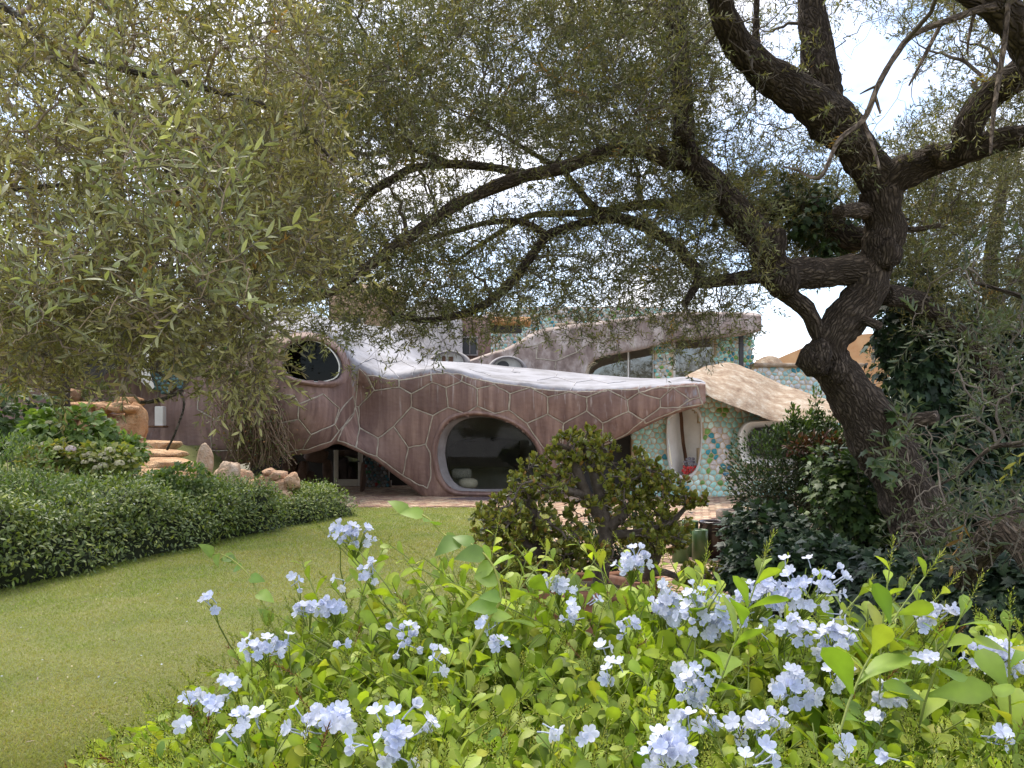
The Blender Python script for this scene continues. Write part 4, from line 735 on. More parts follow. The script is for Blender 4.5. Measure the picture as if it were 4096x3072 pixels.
# ------------------------------------------------------------------ olive trees
def skel(pts, Y0=None):                               # pts rows (px, py, r_px, Y) -> smooth world path and radii
    A = cr(np.array(pts, float), 7); A[:, 2] *= .93; return Wa(A[:, :2], A[:, 3]), A[:, 2] / F * A[:, 3]
class Crown:
    """grows boughs, twigs and leafy sprigs from a skeleton towards points of the crown's volume"""
    def __init__(s, pts, pr=None): s.sk = np.asarray(pts); s.sr = np.asarray(pr) if pr is not None else np.full(len(s.sk), .05)
    def grow(s, targets, r1, r0=.004, sag=.12, segs=7, k=5, maxd=3.0, batches=1, mind=.0):
        outP, outR = [], []
        for tg in np.array_split(targets, batches):
            if not len(tg): continue
            idx = np.empty(len(tg), int); dist = np.empty(len(tg))
            for a in range(0, len(tg), 400):
                d = np.linalg.norm(tg[a:a + 400, None] - s.sk[None], axis=2); idx[a:a + 400] = d.argmin(1); dist[a:a + 400] = d.min(1)
            ok = (dist < maxd) & (dist > mind); tg, idx, dist = tg[ok], idx[ok], dist[ok]
            if not len(tg): continue
            st = s.sk[idx]; t = np.linspace(0, 1, segs)[None, :, None]; D = (tg - st)[:, None]
            side = unit(np.cross(D, rnd(len(tg))[:, None])); L = dist[:, None, None]
            P = st[:, None] + D * t + side * L * sag * np.sin(np.pi * t) * R.normal(0, 1, (len(tg), 1, 1)) + np.array([0, 0, 1.]) * L * .10 * np.sin(np.pi * t)
            P[:, 1:-1] += rnd((len(tg) * (segs - 2))).reshape(len(tg), segs - 2, 3) * L * .035
            rr = np.minimum(r1, s.sr[idx] * .75)[:, None] * (1 - t[:, :, 0]) + r0 * t[:, :, 0]
            outP.append(P); outR.append(rr); s.sk = np.concatenate([s.sk, P[:, 2:].reshape(-1, 3)]); s.sr = np.concatenate([s.sr, rr[:, 2:].reshape(-1)])
        return (np.concatenate(outP), np.concatenate(outR)) if outP else (np.zeros((0, segs, 3)), np.zeros((0, segs)))
def vol(boxes, n):                                    # boxes: (px0, px1, py0, py1, Y0, Y1, weight) - truncated wedges of air, sampled evenly
    w = np.array([b[6] for b in boxes], float); k = R.choice(len(boxes), n, p=w / w.sum()); b = np.array([x[:6] for x in boxes], float)[k]; u = R.random((n, 3))
    return Wa(np.stack([b[:, 0] + (b[:, 1] - b[:, 0]) * u[:, 0], b[:, 2] + (b[:, 3] - b[:, 2]) * u[:, 1]], -1), b[:, 4] + (b[:, 5] - b[:, 4]) * u[:, 2])
def sprig_geo(T, nl, L, ll, seed, droop=0.25):
    """one sprig template: opposite leaves along a thin stem; returns (stem path), leaf placement"""
    rg = np.random.default_rng(seed); ys = np.linspace(.12, 1, nl); P = []; D = []; Nn = []; S = []
    for i, y in enumerate(ys):
        for sd_ in (0, 1):
            a = (i % 2) * np.pi / 2 + sd_ * np.pi + rg.normal(0, .35); el = rg.uniform(.45, .95)
            d = np.array([math.cos(a) * math.sin(el), math.cos(el), math.sin(a) * math.sin(el)]); P.append((0, y * L, -droop * L * y * y)); D.append(d); Nn.append(rg.normal(0, .5, 3) + [-d[0], 1, -d[2]]); S.append(ll * rg.uniform(.7, 1.15) * (1.0 if y < .9 else .75))
    P.append((0, L, -droop * L)); D.append((.05, 1, -.2)); Nn.append((0, .2, 1)); S.append(ll * .8)
    mb = MB(); place(mb, T, np.array(P), frames(np.array(D, float), np.array(Nn, float)), np.array(S), 1 + .18 * rg.normal(size=(len(P), 1)) * np.ones((1, 3)))
    st = np.array([(0, y * L, -droop * L * y * y) for y in np.linspace(0, 1, 4)]); V, Fc = tubes(st[None], np.array([[.0016, .0013, .001, .0007]]) * (L / .2), 3)
    return (np.concatenate(mb.v), [np.concatenate(mb.f)], np.concatenate(mb.c)), (V, [Fc], np.ones((len(V), 3)))
OLIVE = [(0.130, 0.135, 0.058), (0.165, 0.165, 0.072), (0.10, 0.11, 0.050), (0.20, 0.19, 0.085), (0.19, 0.165, 0.06)]
def foliage(tw, n, T, parent, cols=OLIVE, wts=None, L=.2, ll=.055, nl=6, up=.35, size=(.8, 1.2), mat='olive', name='foliage', tmin=.45, stemcol=(1, 1, 1), droop=.25, filt=None, variants=10, stray=0.02):
    P = tw; N, S, _ = P.shape; i = R.integers(0, N, n); t = R.uniform(tmin, 1, n) * (S - 1.001); a = t.astype(int); f = (t - a)[:, None]
    p = P[i, a] * (1 - f) + P[i, a + 1] * f; ax = unit(P[i, a + 1] - P[i, a]); d = unit(ax * .55 + unit(rnd(n)) * .8 + np.array([0, 0, up]))
    if filt is not None: ok = filt(p); p, d = p[ok], d[ok]; n = len(p)
    rot = frames(d, rnd(n) * .5 + [0, 0, 1]); sc = R.uniform(*size, n); c = palette(n, cols, wts, .16); tone = 1 + .22 * fbm(p * 1.5, 2)[:, None]; c = c * tone
    s_ = R.random(n) < stray; c[s_] = palette(s_.sum(), [(.30, .17, .04), (.28, .26, .05)], None, .2)
    vi = R.integers(0, variants, n); lm, sm = MB(), MB()
    for v in range(variants):
        q = vi == v
        if not q.any(): continue
        lf, stm = sprig_geo(T, nl, L, ll, 100 + v, droop); place(lm, lf, p[q], rot[q], sc[q], c[q]); place(sm, stm, p[q], rot[q], sc[q], np.tile(np.array(stemcol, float), (q.sum(), 1)))
    lm.build(name, M[mat], parent, True, 'stuff'); sm.build('twiglets', M['twig'], parent, True, 'stuff')
def joinskel(parts): return np.concatenate([p for p, _ in parts]), np.concatenate([r for _, r in parts])

TREE = thing('olive_tree', 'old olive tree with dark crooked forked trunk at the right, boughs arching over the lawn', 'tree', W(3720, 2420, 6.8) * [1, 1, 0])
LT2 = leaf2(.11)
LT4 = leaf([.02, .10, .115, .075, .0], .3, .12)
main = [
 ('trunk', [(3760, 2500, 190, 6.9), (3730, 2330, 150, 6.85), (3690, 2120, 128, 6.8), (3600, 1900, 116, 6.75), (3513, 1768, 112, 6.7), (3425, 1610, 95, 6.65), (3350, 1496, 88, 6.6), (3305, 1425, 86, 6.55), (3330, 1350, 80, 6.5), (3388, 1269, 84, 6.5), (3462, 1171, 74, 6.5), (3507, 1063, 72, 6.5), (3535, 950, 80, 6.5), (3530, 850, 84, 6.48), (3518, 760, 86, 6.45)], 22),
 ('limb', [(3530, 800, 70, 6.5), (3500, 700, 82, 6.45), (3435, 612, 82, 6.4), (3354, 506, 87, 6.3), (3223, 398, 84, 6.1), (3079, 304, 74, 5.9), (2970, 195, 62, 5.7), (2905, 72, 55, 5.5), (2866, -80, 50, 5.3), (2840, -260, 46, 5.1)], 20),
 ('limb', [(3310, 440, 60, 6.2), (3290, 340, 78, 6.2), (3274, 217, 75, 6.2), (3252, 72, 62, 6.2), (3238, -80, 58, 6.2), (3230, -260, 50, 6.2)], 18),
 ('limb', [(3040, 290, 10, 5.8), (3026, 190, 20, 5.8), (3024, 100, 15, 5.8), (3030, -60, 12, 5.8)], 8),
 ('limb', [(3510, 790, 60, 6.45), (3590, 700, 74, 6.4), (3730, 648, 62, 6.3), (3870, 605, 55, 6.1), (3983, 562, 46, 6.0), (4092, 545, 44, 5.9), (4300, 520, 40, 5.7), (4600, 400, 30, 5.6), (4900, 200, 18, 5.6), (5100, -50, 8, 5.6)], 16),
 ('limb', [(3850, 625, 40, 6.1), (3862, 540, 56, 6.0), (3895, 460, 60, 5.9), (3983, 362, 64, 5.8), (4092, 290, 64, 5.6), (4250, 200, 56, 5.5), (4450, 20, 44, 5.4), (4600, -300, 30, 5.3), (4700, -700, 14, 5.2)], 16),
 ('limb', [(4560, 40, 40, 5.35), (4400, 300, 55, 4.7), (4200, 330, 60, 4.2), (4100, 160, 70, 4.1), (4010, 50, 66, 4.0), (3900, -10, 46, 3.9), (3800, -60, 40, 3.8)], 14),
 ('limb', [(3500, 1092, 50, 6.55), (3415, 1078, 64, 6.5), (3252, 1090, 66, 6.45), (3144, 1096, 68, 6.4), (3068, 1035, 74, 6.4), (3040, 962, 66, 6.4), (2963, 868, 63, 6.4), (2890, 767, 58, 6.4), (2811, 687, 55, 6.4), (2750, 620, 54, 6.4), (2735, 506, 46, 6.4), (2724, 290, 45, 6.4), (2702, 72, 45, 6.4), (2690, -80, 42, 6.4), (2680, -250, 36, 6.4)], 20),
 ('limb', [(2760, 640, 40, 6.4), (2690, 645, 42, 6.4), (2600, 608, 34, 6.4), (2500, 592, 31, 6.4), (2440, 600, 31, 6.35), (2360, 630, 30, 6.3), (2228, 677, 29, 6.2), (2082, 710, 30, 6.1), (1930, 770, 25, 6.0), (1797, 836, 25, 5.9), (1697, 909, 25, 5.8), (1585, 982, 26, 5.7), (1498, 1048, 21, 5.6), (1399, 1121, 16, 5.5), (1300, 1180, 13, 5.4), (1150, 1205, 11, 5.3), (960, 1190, 9, 5.2)], 14),
 ('limb', [(2110, 705, 24, 6.1), (2020, 680, 20, 6.15), (1963, 670, 18, 6.2), (1830, 657, 18, 6.3), (1664, 670, 18, 6.3), (1571, 717, 18, 6.3), (1478, 776, 16, 6.3), (1400, 880, 13, 6.3), (1330, 960, 11, 6.3), (1200, 1050, 8, 6.3)], 10),
 ('limb', [(1790, 655, 15, 6.3), (1745, 630, 14, 6.35), (1704, 610, 13, 6.4), (1598, 590, 10, 6.5), (1485, 617, 9, 6.6), (1366, 604, 8, 6.7), (1200, 640, 6, 6.7)], 8),
 ('limb', [(3090, 1100, 36, 6.4), (3010, 1107, 30, 6.4), (2898, 1121, 25, 6.4), (2811, 1129, 24, 6.4), (2788, 1085, 23, 6.4), (2717, 998, 24, 6.4), (2608, 919, 24, 6.4), (2500, 879, 23, 6.4), (2427, 876, 21, 6.4), (2294, 902, 20, 6.4), (2190, 945, 21, 6.35), (2128, 1022, 19, 6.3), (2062, 1108, 19, 6.2), (1996, 1174, 19, 6.1), (1930, 1224, 18, 6.0), (1830, 1262, 15, 5.9), (1690, 1280, 12, 5.8), (1560, 1250, 8, 5.7)], 12),
 ('limb', [(2790, 1130, 20, 6.4), (2760, 1180, 18, 6.3), (2738, 1215, 15, 6.2)], 8),
 ('limb', [(2190, 945, 16, 6.35), (2095, 889, 14, 6.4), (1963, 889, 13, 6.5), (1830, 922, 12, 6.6), (1697, 962, 11, 6.6), (1540, 1020, 8, 6.6), (1400, 1090, 6, 6.6)], 8),
 ('limb', [(3130, 860, 34, 7.2), (2950, 845, 26, 7.3), (2800, 830, 24, 7.4), (2593, 816, 21, 7.4), (2394, 849, 18, 7.4), (2195, 856, 14, 7.4), (2108, 869, 12, 7.4), (1950, 960, 10, 7.4), (1800, 1060, 7, 7.4)], 10),
 ('limb', [(2400, 845, 15, 7.4), (2360, 815, 18, 7.4), (2294, 737, 15, 7.3), (2248, 684, 13, 7.2), (2115, 604, 10, 7.0), (2029, 551, 8, 6.9), (1900, 470, 6, 6.8)], 8),
 ('limb', [(3060, 1110, 30, 6.4), (3100, 1140, 36, 6.4), (3160, 1180, 38, 6.4), (3225, 1235, 37, 6.42), (3262, 1310, 36, 6.45), (3310, 1390, 50, 6.5)], 14),
 ('limb', [(3500, 960, 40, 6.9), (3400, 950, 50, 7.0), (3280, 880, 46, 7.1), (3150, 830, 40, 7.2), (3050, 840, 34, 7.2)], 14),
 ('limb', [(3540, 1180, 46, 6.6), (3620, 1190, 46, 6.8), (3720, 1240, 44, 7.0), (3830, 1330, 40, 7.2), (3960, 1480, 36, 7.4), (4020, 1700, 34, 7.5)], 14),
 ('stub', [(3440, 1280, 22, 6.45), (3480, 1290, 20, 6.3), (3516, 1304, 19, 6.2)], 10), ('stub', [(3540, 1700, 50, 6.65), (3600, 1690, 40, 6.5), (3680, 1678, 33, 6.35), (3748, 1668, 32, 6.25)], 12),
 ('stub', [(3590, 915, 14, 6.5), (3660, 918, 12, 6.4), (3765, 900, 10, 6.3)], 8), ('stub', [(3480, 850, 34, 6.5), (3420, 840, 32, 6.3), (3352, 850, 28, 6.15)], 12),
 ('stub', [(3760, 640, 36, 6.2), (3740, 605, 28, 6.05), (3722, 600, 26, 6.0)], 10), ('stub', [(2735, 540, 34, 6.3), (2738, 532, 34, 6.05)], 12), ('stub', [(2985, 190, 22, 5.7), (2940, 110, 14, 5.5), (2905, 30, 11, 5.4)], 8),
 ('limb', [(4070, 60, 22, 4.0), (3960, 30, 18, 3.9), (3839, 65, 15, 3.8), (3658, 137, 14, 3.7), (3585, 217, 13, 3.65), (3513, 340, 12, 3.6), (3455, 477, 12, 3.6), (3354, 564, 11, 3.55), (3281, 709, 8, 3.5), (3187, 680, 6, 3.5), (3130, 666, 4, 3.5)], 8),
 ('limb', [(3455, 490, 9, 3.6), (3490, 580, 8, 3.55), (3520, 680, 5, 3.5)], 6), ('limb', [(3513, 340, 7, 3.6), (3470, 360, 5, 3.6), (3440, 376, 3, 3.6)], 5), ('limb', [(3500, 380, 7, 3.6), (3512, 420, 6, 3.6), (3522, 454, 4, 3.6)], 5),
 ('limb', [(4030, 20, 13, 3.9), (4020, 160, 11, 3.85), (3990, 347, 10, 3.8), (3970, 500, 9, 3.75), (3962, 618, 6, 3.7)], 7), ('limb', [(3770, 85, 9, 3.8), (3700, 220, 8, 3.8), (3636, 342, 4, 3.8)], 6), ('limb', [(3900, 40, 9, 3.9), (3875, 150, 7, 3.9), (3870, 216, 4, 3.9)], 6)]
parts = []
for nm, pts, k in main:
    P, r = skel(pts); parts.append((P, r)); big = max(p[2] for p in pts)
    mb = MB(); grey = 1.0 if pts[0][0] > 2780 else 1.55
    if pts[0][3] < 4.15 and big < 30: grey = 2.3
    if nm == 'stub' : grey = 1.5
    limb(mb, P, r, k, (grey, grey, grey), .16 if big > 30 else .12, 7.0); mb.build(nm, M['bark'], TREE)
# knots on the trunk
for px, py, Y, r in ((3262, 1438, 6.42, .135), (3340, 1480, 6.48, .12), (3140, 1130, 6.33, .12), (3080, 980, 6.3, .13), (3290, 470, 6.2, .14), (3545, 1020, 6.4, .12), (2762, 640, 6.35, .09)):
    c = W(px, py, Y); u, t = np.meshgrid(np.linspace(0, np.pi, 10), np.linspace(0, 2 * np.pi, 17)[:-1], indexing='ij'); D = np.stack([np.sin(u) * np.cos(t), np.sin(u) * np.sin(t), np.cos(u)], -1)
    D = D * (1 + .25 * fbm(D * 1.7 + c, 3))[..., None]; mb = MB(); mb.add((c + D * r * [1, 1, 1.25]).reshape(-1, 3), grid_faces(10, 16, True)); mb.x.append((c + D * r).reshape(-1, 3)); mb.build('knot', M['bark'], TREE)
sp_, sr_ = joinskel(parts)
cw = Crown(sp_[::2], sr_[::2])
SKYGAP = [(3360, 330), (3480, 120), (3640, 160), (3660, 420), (3560, 560), (3440, 520)]
def nogap(p, k=.1): q = proj(p); return ~inpoly(q, SKYGAP)
def sel(t): return t[nogap(t)]
B1 = sel(vol([(1250, 2800, -250, 550, 5.0, 8.2, 5), (2300, 3000, 50, 800, 6.2, 8.5, 3), (3000, 4200, -250, 600, 5.5, 8.5, 2.4), (1300, 2900, 780, 1180, 6.0, 8.0, 2.3), (3600, 4200, 500, 1300, 6.8, 8.5, 2), (1000, 1700, 300, 1150, 5.2, 7.5, 2.5)], 240))
b1P, b1R = cw.grow(B1, .020, .006, .14, 9, maxd=3.2, batches=8, mind=.25)
B2 = sel(vol([(1200, 2850, -260, 620, 4.6, 8.6, 5.6), (2250, 3050, 0, 820, 6.3, 8.8, 3.2), (3000, 4250, -260, 640, 5.2, 8.8, 2.6), (1250, 3000, 780, 1260, 5.6, 8.2, 5.0), (2950, 3500, 560, 1100, 7.0, 8.6, 1.8), (2000, 2900, 1150, 1330, 6.2, 7.6, .35), (3560, 4250, 480, 1350, 6.8, 8.8, 2.4), (950, 1750, 250, 1150, 5.0, 7.8, 2.6), (2650, 2900, 1250, 1420, 6.0, 6.8, .3), (1250, 2000, 1100, 1340, 5.4, 6.6, .7)], 2300))
b2P, b2R = cw.grow(B2, .007, .002, .16, 8, maxd=1.3, batches=5, mind=.08)
B3 = b2P[R.integers(0, len(b2P), 10500), R.integers(3, 8, 10500)] + rnd(10500) * [.22, .22, .16]
b3P, b3R = cw.grow(sel(B3), .003, .0013, .18, 6, maxd=.6, mind=.06)
for nm, P, r, k in (('boughs', b1P, b1R, 6), ('branches', b2P, b2R, 4), ('twigs', b3P, b3R, 3)):
    mb = MB(); mb.add(*tubes(P, r, k)); mb.build(nm, M['twig'], TREE, True, 'stuff')
tw = b3P
def dens(p):                                          # the leaf cover thins out under the arching boughs
    q = proj(p); k = np.where((q[:, 1] > 640) & (q[:, 0] > 1330) & (q[:, 0] < 2700), .46, 1.0); k = np.where((q[:, 1] > 950) & (q[:, 0] < 3000) & (q[:, 0] > 1250), .55, k); k = np.where((q[:, 0] > 2850) & (q[:, 0] < 3600) & (q[:, 1] < 700), .25, k)
    k = np.where(q[:, 0] > 3600, .8, k); k = np.where((q[:, 1] < 600) & (q[:, 0] < 2850) & (fbm(p * .9, 2) > .1), k * .8, k); k = np.where((q[:, 1] > 1180) & (q[:, 0] > 2500) & (q[:, 0] < 3000), .42, k); k = np.where((q[:, 0] > 3020) & (q[:, 0] < 3420) & (q[:, 1] > 1130) & (q[:, 1] < 1800), .12, k)
    return R.random(len(p)) < k
foliage(tw, 32000, LT2, TREE, L=.17, ll=.052, nl=6, filt=lambda p: dens(p) & nogap(p))
foliage(b2P, 5000, LT2, TREE, L=.17, ll=.052, nl=6, filt=lambda p: dens(p) & nogap(p))

# unseen crown boughs added above the view to shade the ivy
OB = vol([(2300, 5200, -2300, -450, 2.6, 5.2, 1), (3600, 5200, -900, 500, 3.6, 5.6, .5)], 110); o1, p1 = cw.grow(OB[proj(OB)[:, 1] < -60], .02, .006, .14, 8, maxd=5, batches=5, mind=.2)
OB = vol([(2300, 5200, -2300, -450, 2.6, 5.2, 1)], 520); o2, p2 = cw.grow(OB, .006, .002, .15, 7, maxd=1.5, batches=3, mind=.08)
mb = MB(); mb.add(*tubes(o1, p1, 5)); mb.add(*tubes(o2, p2, 3)); mb.build('boughs', M['twig'], TREE, True, 'stuff'); foliage(o2, 3600, LT2, TREE, L=.22, ll=.075, nl=6, filt=lambda p: proj(p)[:, 1] < -40)

# the near olive whose trunk stands outside the frame on the left: its sprays hang close to the camera
NEAR = thing('olive_tree', 'near olive with long leafy sprays filling the upper left corner', 'tree', (-5.2, 2.6, 0))
nl_ = [[(-3900, 3900, 260, 2.8), (-3700, 2400, 200, 2.8), (-3300, 1300, 170, 2.85), (-2500, 400, 130, 2.9), (-1300, 40, 70, 3.0), (-400, -60, 36, 3.1), (0, 22, 17, 3.2), (180, 166, 16, 3.2), (347, 246, 14, 3.25), (506, 282, 13, 3.3), (709, 325, 14, 3.35), (904, 376, 12, 3.4), (1085, 434, 11, 3.5), (1229, 535, 9, 3.6), (1330, 640, 6, 3.7)],
 [(-1300, 40, 60, 3.0), (-600, 10, 26, 2.9), (-100, 60, 14, 2.9), (130, 181, 9, 2.9), (325, 304, 9, 2.9), (528, 528, 9, 2.95), (615, 607, 9, 3.0), (672, 694, 8, 3.0), (723, 802, 7, 3.1), (760, 960, 5, 3.2)],
 [(-2500, 400, 110, 2.9), (-1500, 620, 50, 3.2), (-500, 760, 24, 3.5), (0, 760, 13, 3.8), (260, 740, 9, 3.9), (480, 760, 8, 4.0), (800, 830, 6, 4.1)],
 [(-2500, 400, 110, 2.9), (-1500, 900, 60, 3.4), (-500, 1150, 32, 4.0), (0, 1250, 22, 4.4), (250, 1275, 20, 4.6), (480, 1330, 18, 4.7), (560, 1440, 17, 4.7), (600, 1462, 15, 4.7), (700, 1440, 11, 4.8), (860, 1340, 8, 4.9)],
 [(-500, 1180, 24, 4.0), (0, 1340, 12, 4.3), (270, 1455, 8, 4.5), (420, 1440, 8, 4.6), (560, 1470, 8, 4.7)],
 [(580, 1455, 10, 4.7), (660, 1510, 6, 4.6), (735, 1600, 5, 4.5), (705, 1720, 4.5, 4.4), (668, 1800, 5, 4.4)],
 [(560, 1610, 7, 4.4), (640, 1600, 10, 4.4), (730, 1560, 9, 4.5)]]
nparts = []
for i, pts in enumerate(nl_):
    P, r = skel(pts); nparts.append((P, r)); mb = MB(); limb(mb, P, r, 9, (1, 1, 1), .10, 14); mb.build('trunk' if i == 0 else 'limb', M['bark_near'], NEAR)
ns, nr = joinskel(nparts); cn = Crown(ns, nr)
NB = [(-150, 1330, -150, 600, 2.6, 4.6, 3), (-150, 1300, 500, 1240, 2.8, 5.0, 5.0), (-100, 300, 1200, 1560, 3.4, 4.4, .8), (450, 1060, 1150, 1450, 2.6, 3.8, 1.9), (850, 1040, 1400, 1600, 2.6, 3.2, .3), (0, 500, 1200, 1420, 3.0, 4.4, 1.0), (1000, 1400, 600, 1150, 3.2, 4.2, .8)]
q1P, q1R = cn.grow(vol(NB, 150), .011, .004, .14, 9, maxd=2.0, batches=6, mind=.15)
q2P, q2R = cn.grow(vol(NB, 1700), .0045, .0016, .15, 8, maxd=.9, batches=5, mind=.06)
for nm, P, r, k in (('branches', q1P, q1R, 6), ('twigs', q2P, q2R, 5)):
    mb = MB(); mb.add(*tubes(P, r * 1.2, k), (1.7, 1.6, 1.45)); mb.build(nm, M['twig'], NEAR, True, 'stuff')
def nearfilt(p): q = proj(p); d = np.clip((q[:, 0] - 500) / 900, 0, 1); k = 1 - .45 * d * (q[:, 1] < 300); k = np.where((q[:, 0] > 1110) & (q[:, 1] > 1200), 0, k); return (R.random(len(p)) < k) & (p[:, 1] > 1.9)
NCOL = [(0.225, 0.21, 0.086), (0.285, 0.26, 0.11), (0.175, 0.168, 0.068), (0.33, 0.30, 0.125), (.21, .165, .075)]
foliage(q2P, 5800, LT4, NEAR, cols=NCOL, L=.19, ll=.043, nl=6, size=(.65, 1.25), filt=nearfilt, tmin=.3)
foliage(np.concatenate([q1P[:, ::1]]), 300, LT4, NEAR, cols=NCOL, L=.2, ll=.05, nl=6, filt=nearfilt, tmin=.4)
# the closest sprays, with large crisp leaves
q3P, q3R = cn.grow(vol([(430, 1020, 600, 1300, 1.95, 2.6, 3), (350, 800, 300, 700, 2.0, 2.6, .6), (-50, 500, 900, 1400, 2.1, 2.8, 1.0)], 85), .0035, .0016, .15, 9, maxd=1.6, batches=4, mind=.05)
mb = MB(); mb.add(*tubes(q3P, q3R, 6), (2.0, 1.8, 1.5)); mb.build('twigs', M['twig'], NEAR, True, 'stuff')
foliage(q3P, 140, LT4, NEAR, filt=lambda p: (proj(p)[:, 0] < 1060) & (p[:, 1] > 1.7), cols=[(0.24, 0.25, 0.115), (0.29, 0.285, 0.13), (0.18, 0.195, 0.085)], L=.19, ll=.05, nl=6, tmin=.35, up=.7)
# bare dead twigs in front of the shaded wing
DT = sel(vol([(150, 760, 1290, 1560, 4.3, 5.0, 3), (250, 700, 1250, 1420, 4.4, 5.0, 2)], 150)); cd = Crown(np.concatenate([p for p, _ in nparts[3:]]), np.concatenate([r for _, r in nparts[3:]])); d1P, d1R = cd.grow(DT, .006, .0015, .2, 9, maxd=1.3, batches=4)
mb = MB(); mb.add(*tubes(d1P, d1R, 4)); mb.build('dead_twigs', M['twig'], NEAR, True, 'stuff')
olv = MB()                                            # green olives hanging among the near sprays
for p in q2P[R.integers(0, len(q2P), 90), 6]:
    u, t = np.meshgrid(np.linspace(0, np.pi, 6), np.linspace(0, 2 * np.pi, 9)[:-1], indexing='ij'); olv.add((p + [0, 0, -.03] + np.stack([.0065 * np.sin(u) * np.cos(t), .0065 * np.sin(u) * np.sin(t), .010 * np.cos(u)], -1)).reshape(-1, 3), grid_faces(6, 8, True), (.12, .18, .05))
olv.build('olives', M['jade'], NEAR, True, 'stuff')

# olives standing farther back
def far_tree(label, base, limbs, boxes, n, parent_cols, seed, ll=.06, n2=700, gm=1.0):
    t = thing('olive_tree', label, 'tree', base); ps = []
    for i, pts in enumerate(limbs): P, r = skel(pts); ps.append((P, r)); mb = MB(); limb(mb, P, r, 10, (1, 1, 1), .12, 5); mb.build('trunk' if i == 0 else 'limb', M['bark'], t)
    s_, r_ = joinskel(ps); c_ = Crown(s_, r_); a1, r1 = c_.grow(vol(boxes, 130), .02, .006, .14, 8, maxd=4.5, batches=6, mind=.2); a2, r2 = c_.grow(vol(boxes, n2), .007, .002, .16, 7, maxd=2, batches=4, mind=.08)
    mb = MB(); mb.add(*tubes(a1, r1, 5)); mb.add(*tubes(a2, r2, 3)); mb.build('branches', M['twig'], t, True, 'stuff'); foliage(a2, n, LT2, t, cols=parent_cols, L=.26 * gm, ll=ll * gm, nl=6, tmin=.25, up=.5); return t
far_tree('sunlit yellowish olive standing behind the near sprays at upper left', W(240, 1770 + 290, 16) * [1, 1, 0],
         [[(240, 2080, 60, 16), (230, 1750, 48, 16), (270, 1350, 40, 16), (450, 900, 30, 16), (480, 400, 14, 16)], [(290, 1300, 30, 16), (200, 1000, 22, 15.6), (60, 600, 12, 15)], [(500, 1100, 26, 16), (800, 850, 20, 15.5), (1050, 600, 12, 15.5)], [(290, 1250, 24, 16), (150, 1150, 18, 15.4), (-120, 1000, 10, 15)]],
         [(-250, 1150, 80, 1180, 13.5, 18, 5), (-200, 700, -60, 300, 14, 18, 1.2), (900, 1350, 350, 1150, 15, 18, 1.5)], 6800, [(0.22, 0.23, 0.075), (0.26, 0.25, 0.10), (0.17, 0.18, 0.065)], 5, .075, 1000)
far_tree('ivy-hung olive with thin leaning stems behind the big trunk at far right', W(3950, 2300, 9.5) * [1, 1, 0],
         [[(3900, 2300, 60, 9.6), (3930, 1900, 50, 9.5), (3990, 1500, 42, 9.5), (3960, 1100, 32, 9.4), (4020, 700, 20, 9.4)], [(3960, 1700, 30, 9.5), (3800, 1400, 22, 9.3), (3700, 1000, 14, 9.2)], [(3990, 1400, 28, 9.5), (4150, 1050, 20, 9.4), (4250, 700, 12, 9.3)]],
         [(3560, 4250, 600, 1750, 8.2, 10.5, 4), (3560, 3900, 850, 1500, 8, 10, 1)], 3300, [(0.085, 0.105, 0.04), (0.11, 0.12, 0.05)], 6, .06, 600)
# low branch of the right-hand olive hanging across the ivy, near the camera
RB = thing('olive_tree', 'olive leaning in from the right edge with grey-green sprays over the ivy', 'tree', W(4350, 3400, 3.6) * [1, 1, 0] + [0, 0, 0])
rl = [[(4420, 3130, 120, 3.62), (4330, 2700, 100, 3.6), (4240, 2380, 92, 3.7), (4110, 2180, 80, 3.9), (4010, 2120, 74, 4.1), (3900, 2240, 60, 4.4), (3850, 2330, 40, 4.7)],
      [(4260, 2420, 40, 3.7), (4300, 2000, 30, 3.5), (4200, 1800, 18, 3.3), (4060, 1780, 12, 3.2), (3960, 1795, 9, 3.2), (3860, 1880, 7, 3.2), (3760, 1940, 5, 3.2)],
      [(4300, 1950, 26, 3.5), (4330, 1500, 20, 3.5), (4250, 1250, 14, 3.5), (4100, 1190, 10, 3.5), (3900, 1130, 7, 3.5)],
      [(4250, 2150, 26, 3.6), (4150, 2050, 12, 3.3), (4000, 2060, 7, 3.2), (3880, 2110, 5, 3.2), (3800, 2180, 4, 3.2)]]
rps = []
for i, pts in enumerate(rl): P, r = skel(pts); rps.append((P, r)); mb = MB(); limb(mb, P, r, 12, (1, 1, 1), .13, 8); mb.build('trunk' if i == 0 else 'limb', M['bark'], RB)
rs_, rr_ = joinskel(rps); cr_b = Crown(rs_, rr_); RBX = [(3560, 4200, 1700, 2300, 2.9, 3.6, 4), (3800, 4200, 1300, 1750, 3.1, 3.9, 2.5), (3650, 4200, 950, 1400, 3.2, 4, .9)]
e1, er1 = cr_b.grow(vol(RBX, 50), .007, .003, .14, 8, maxd=1.6, batches=4, mind=.1); e2, er2 = cr_b.grow(vol(RBX, 240), .003, .0012, .15, 7, maxd=.7, batches=3, mind=.05)
mb = MB(); mb.add(*tubes(e1, er1, 6)); mb.add(*tubes(e2, er2, 4)); mb.build('twigs', M['twig'], RB, True, 'stuff')
foliage(e2, 200, LT4, RB, cols=[(0.07, 0.09, 0.045), (0.09, 0.11, 0.055), (0.058, 0.075, 0.037)], L=.17, ll=.05, nl=6, tmin=.3, stray=.005)
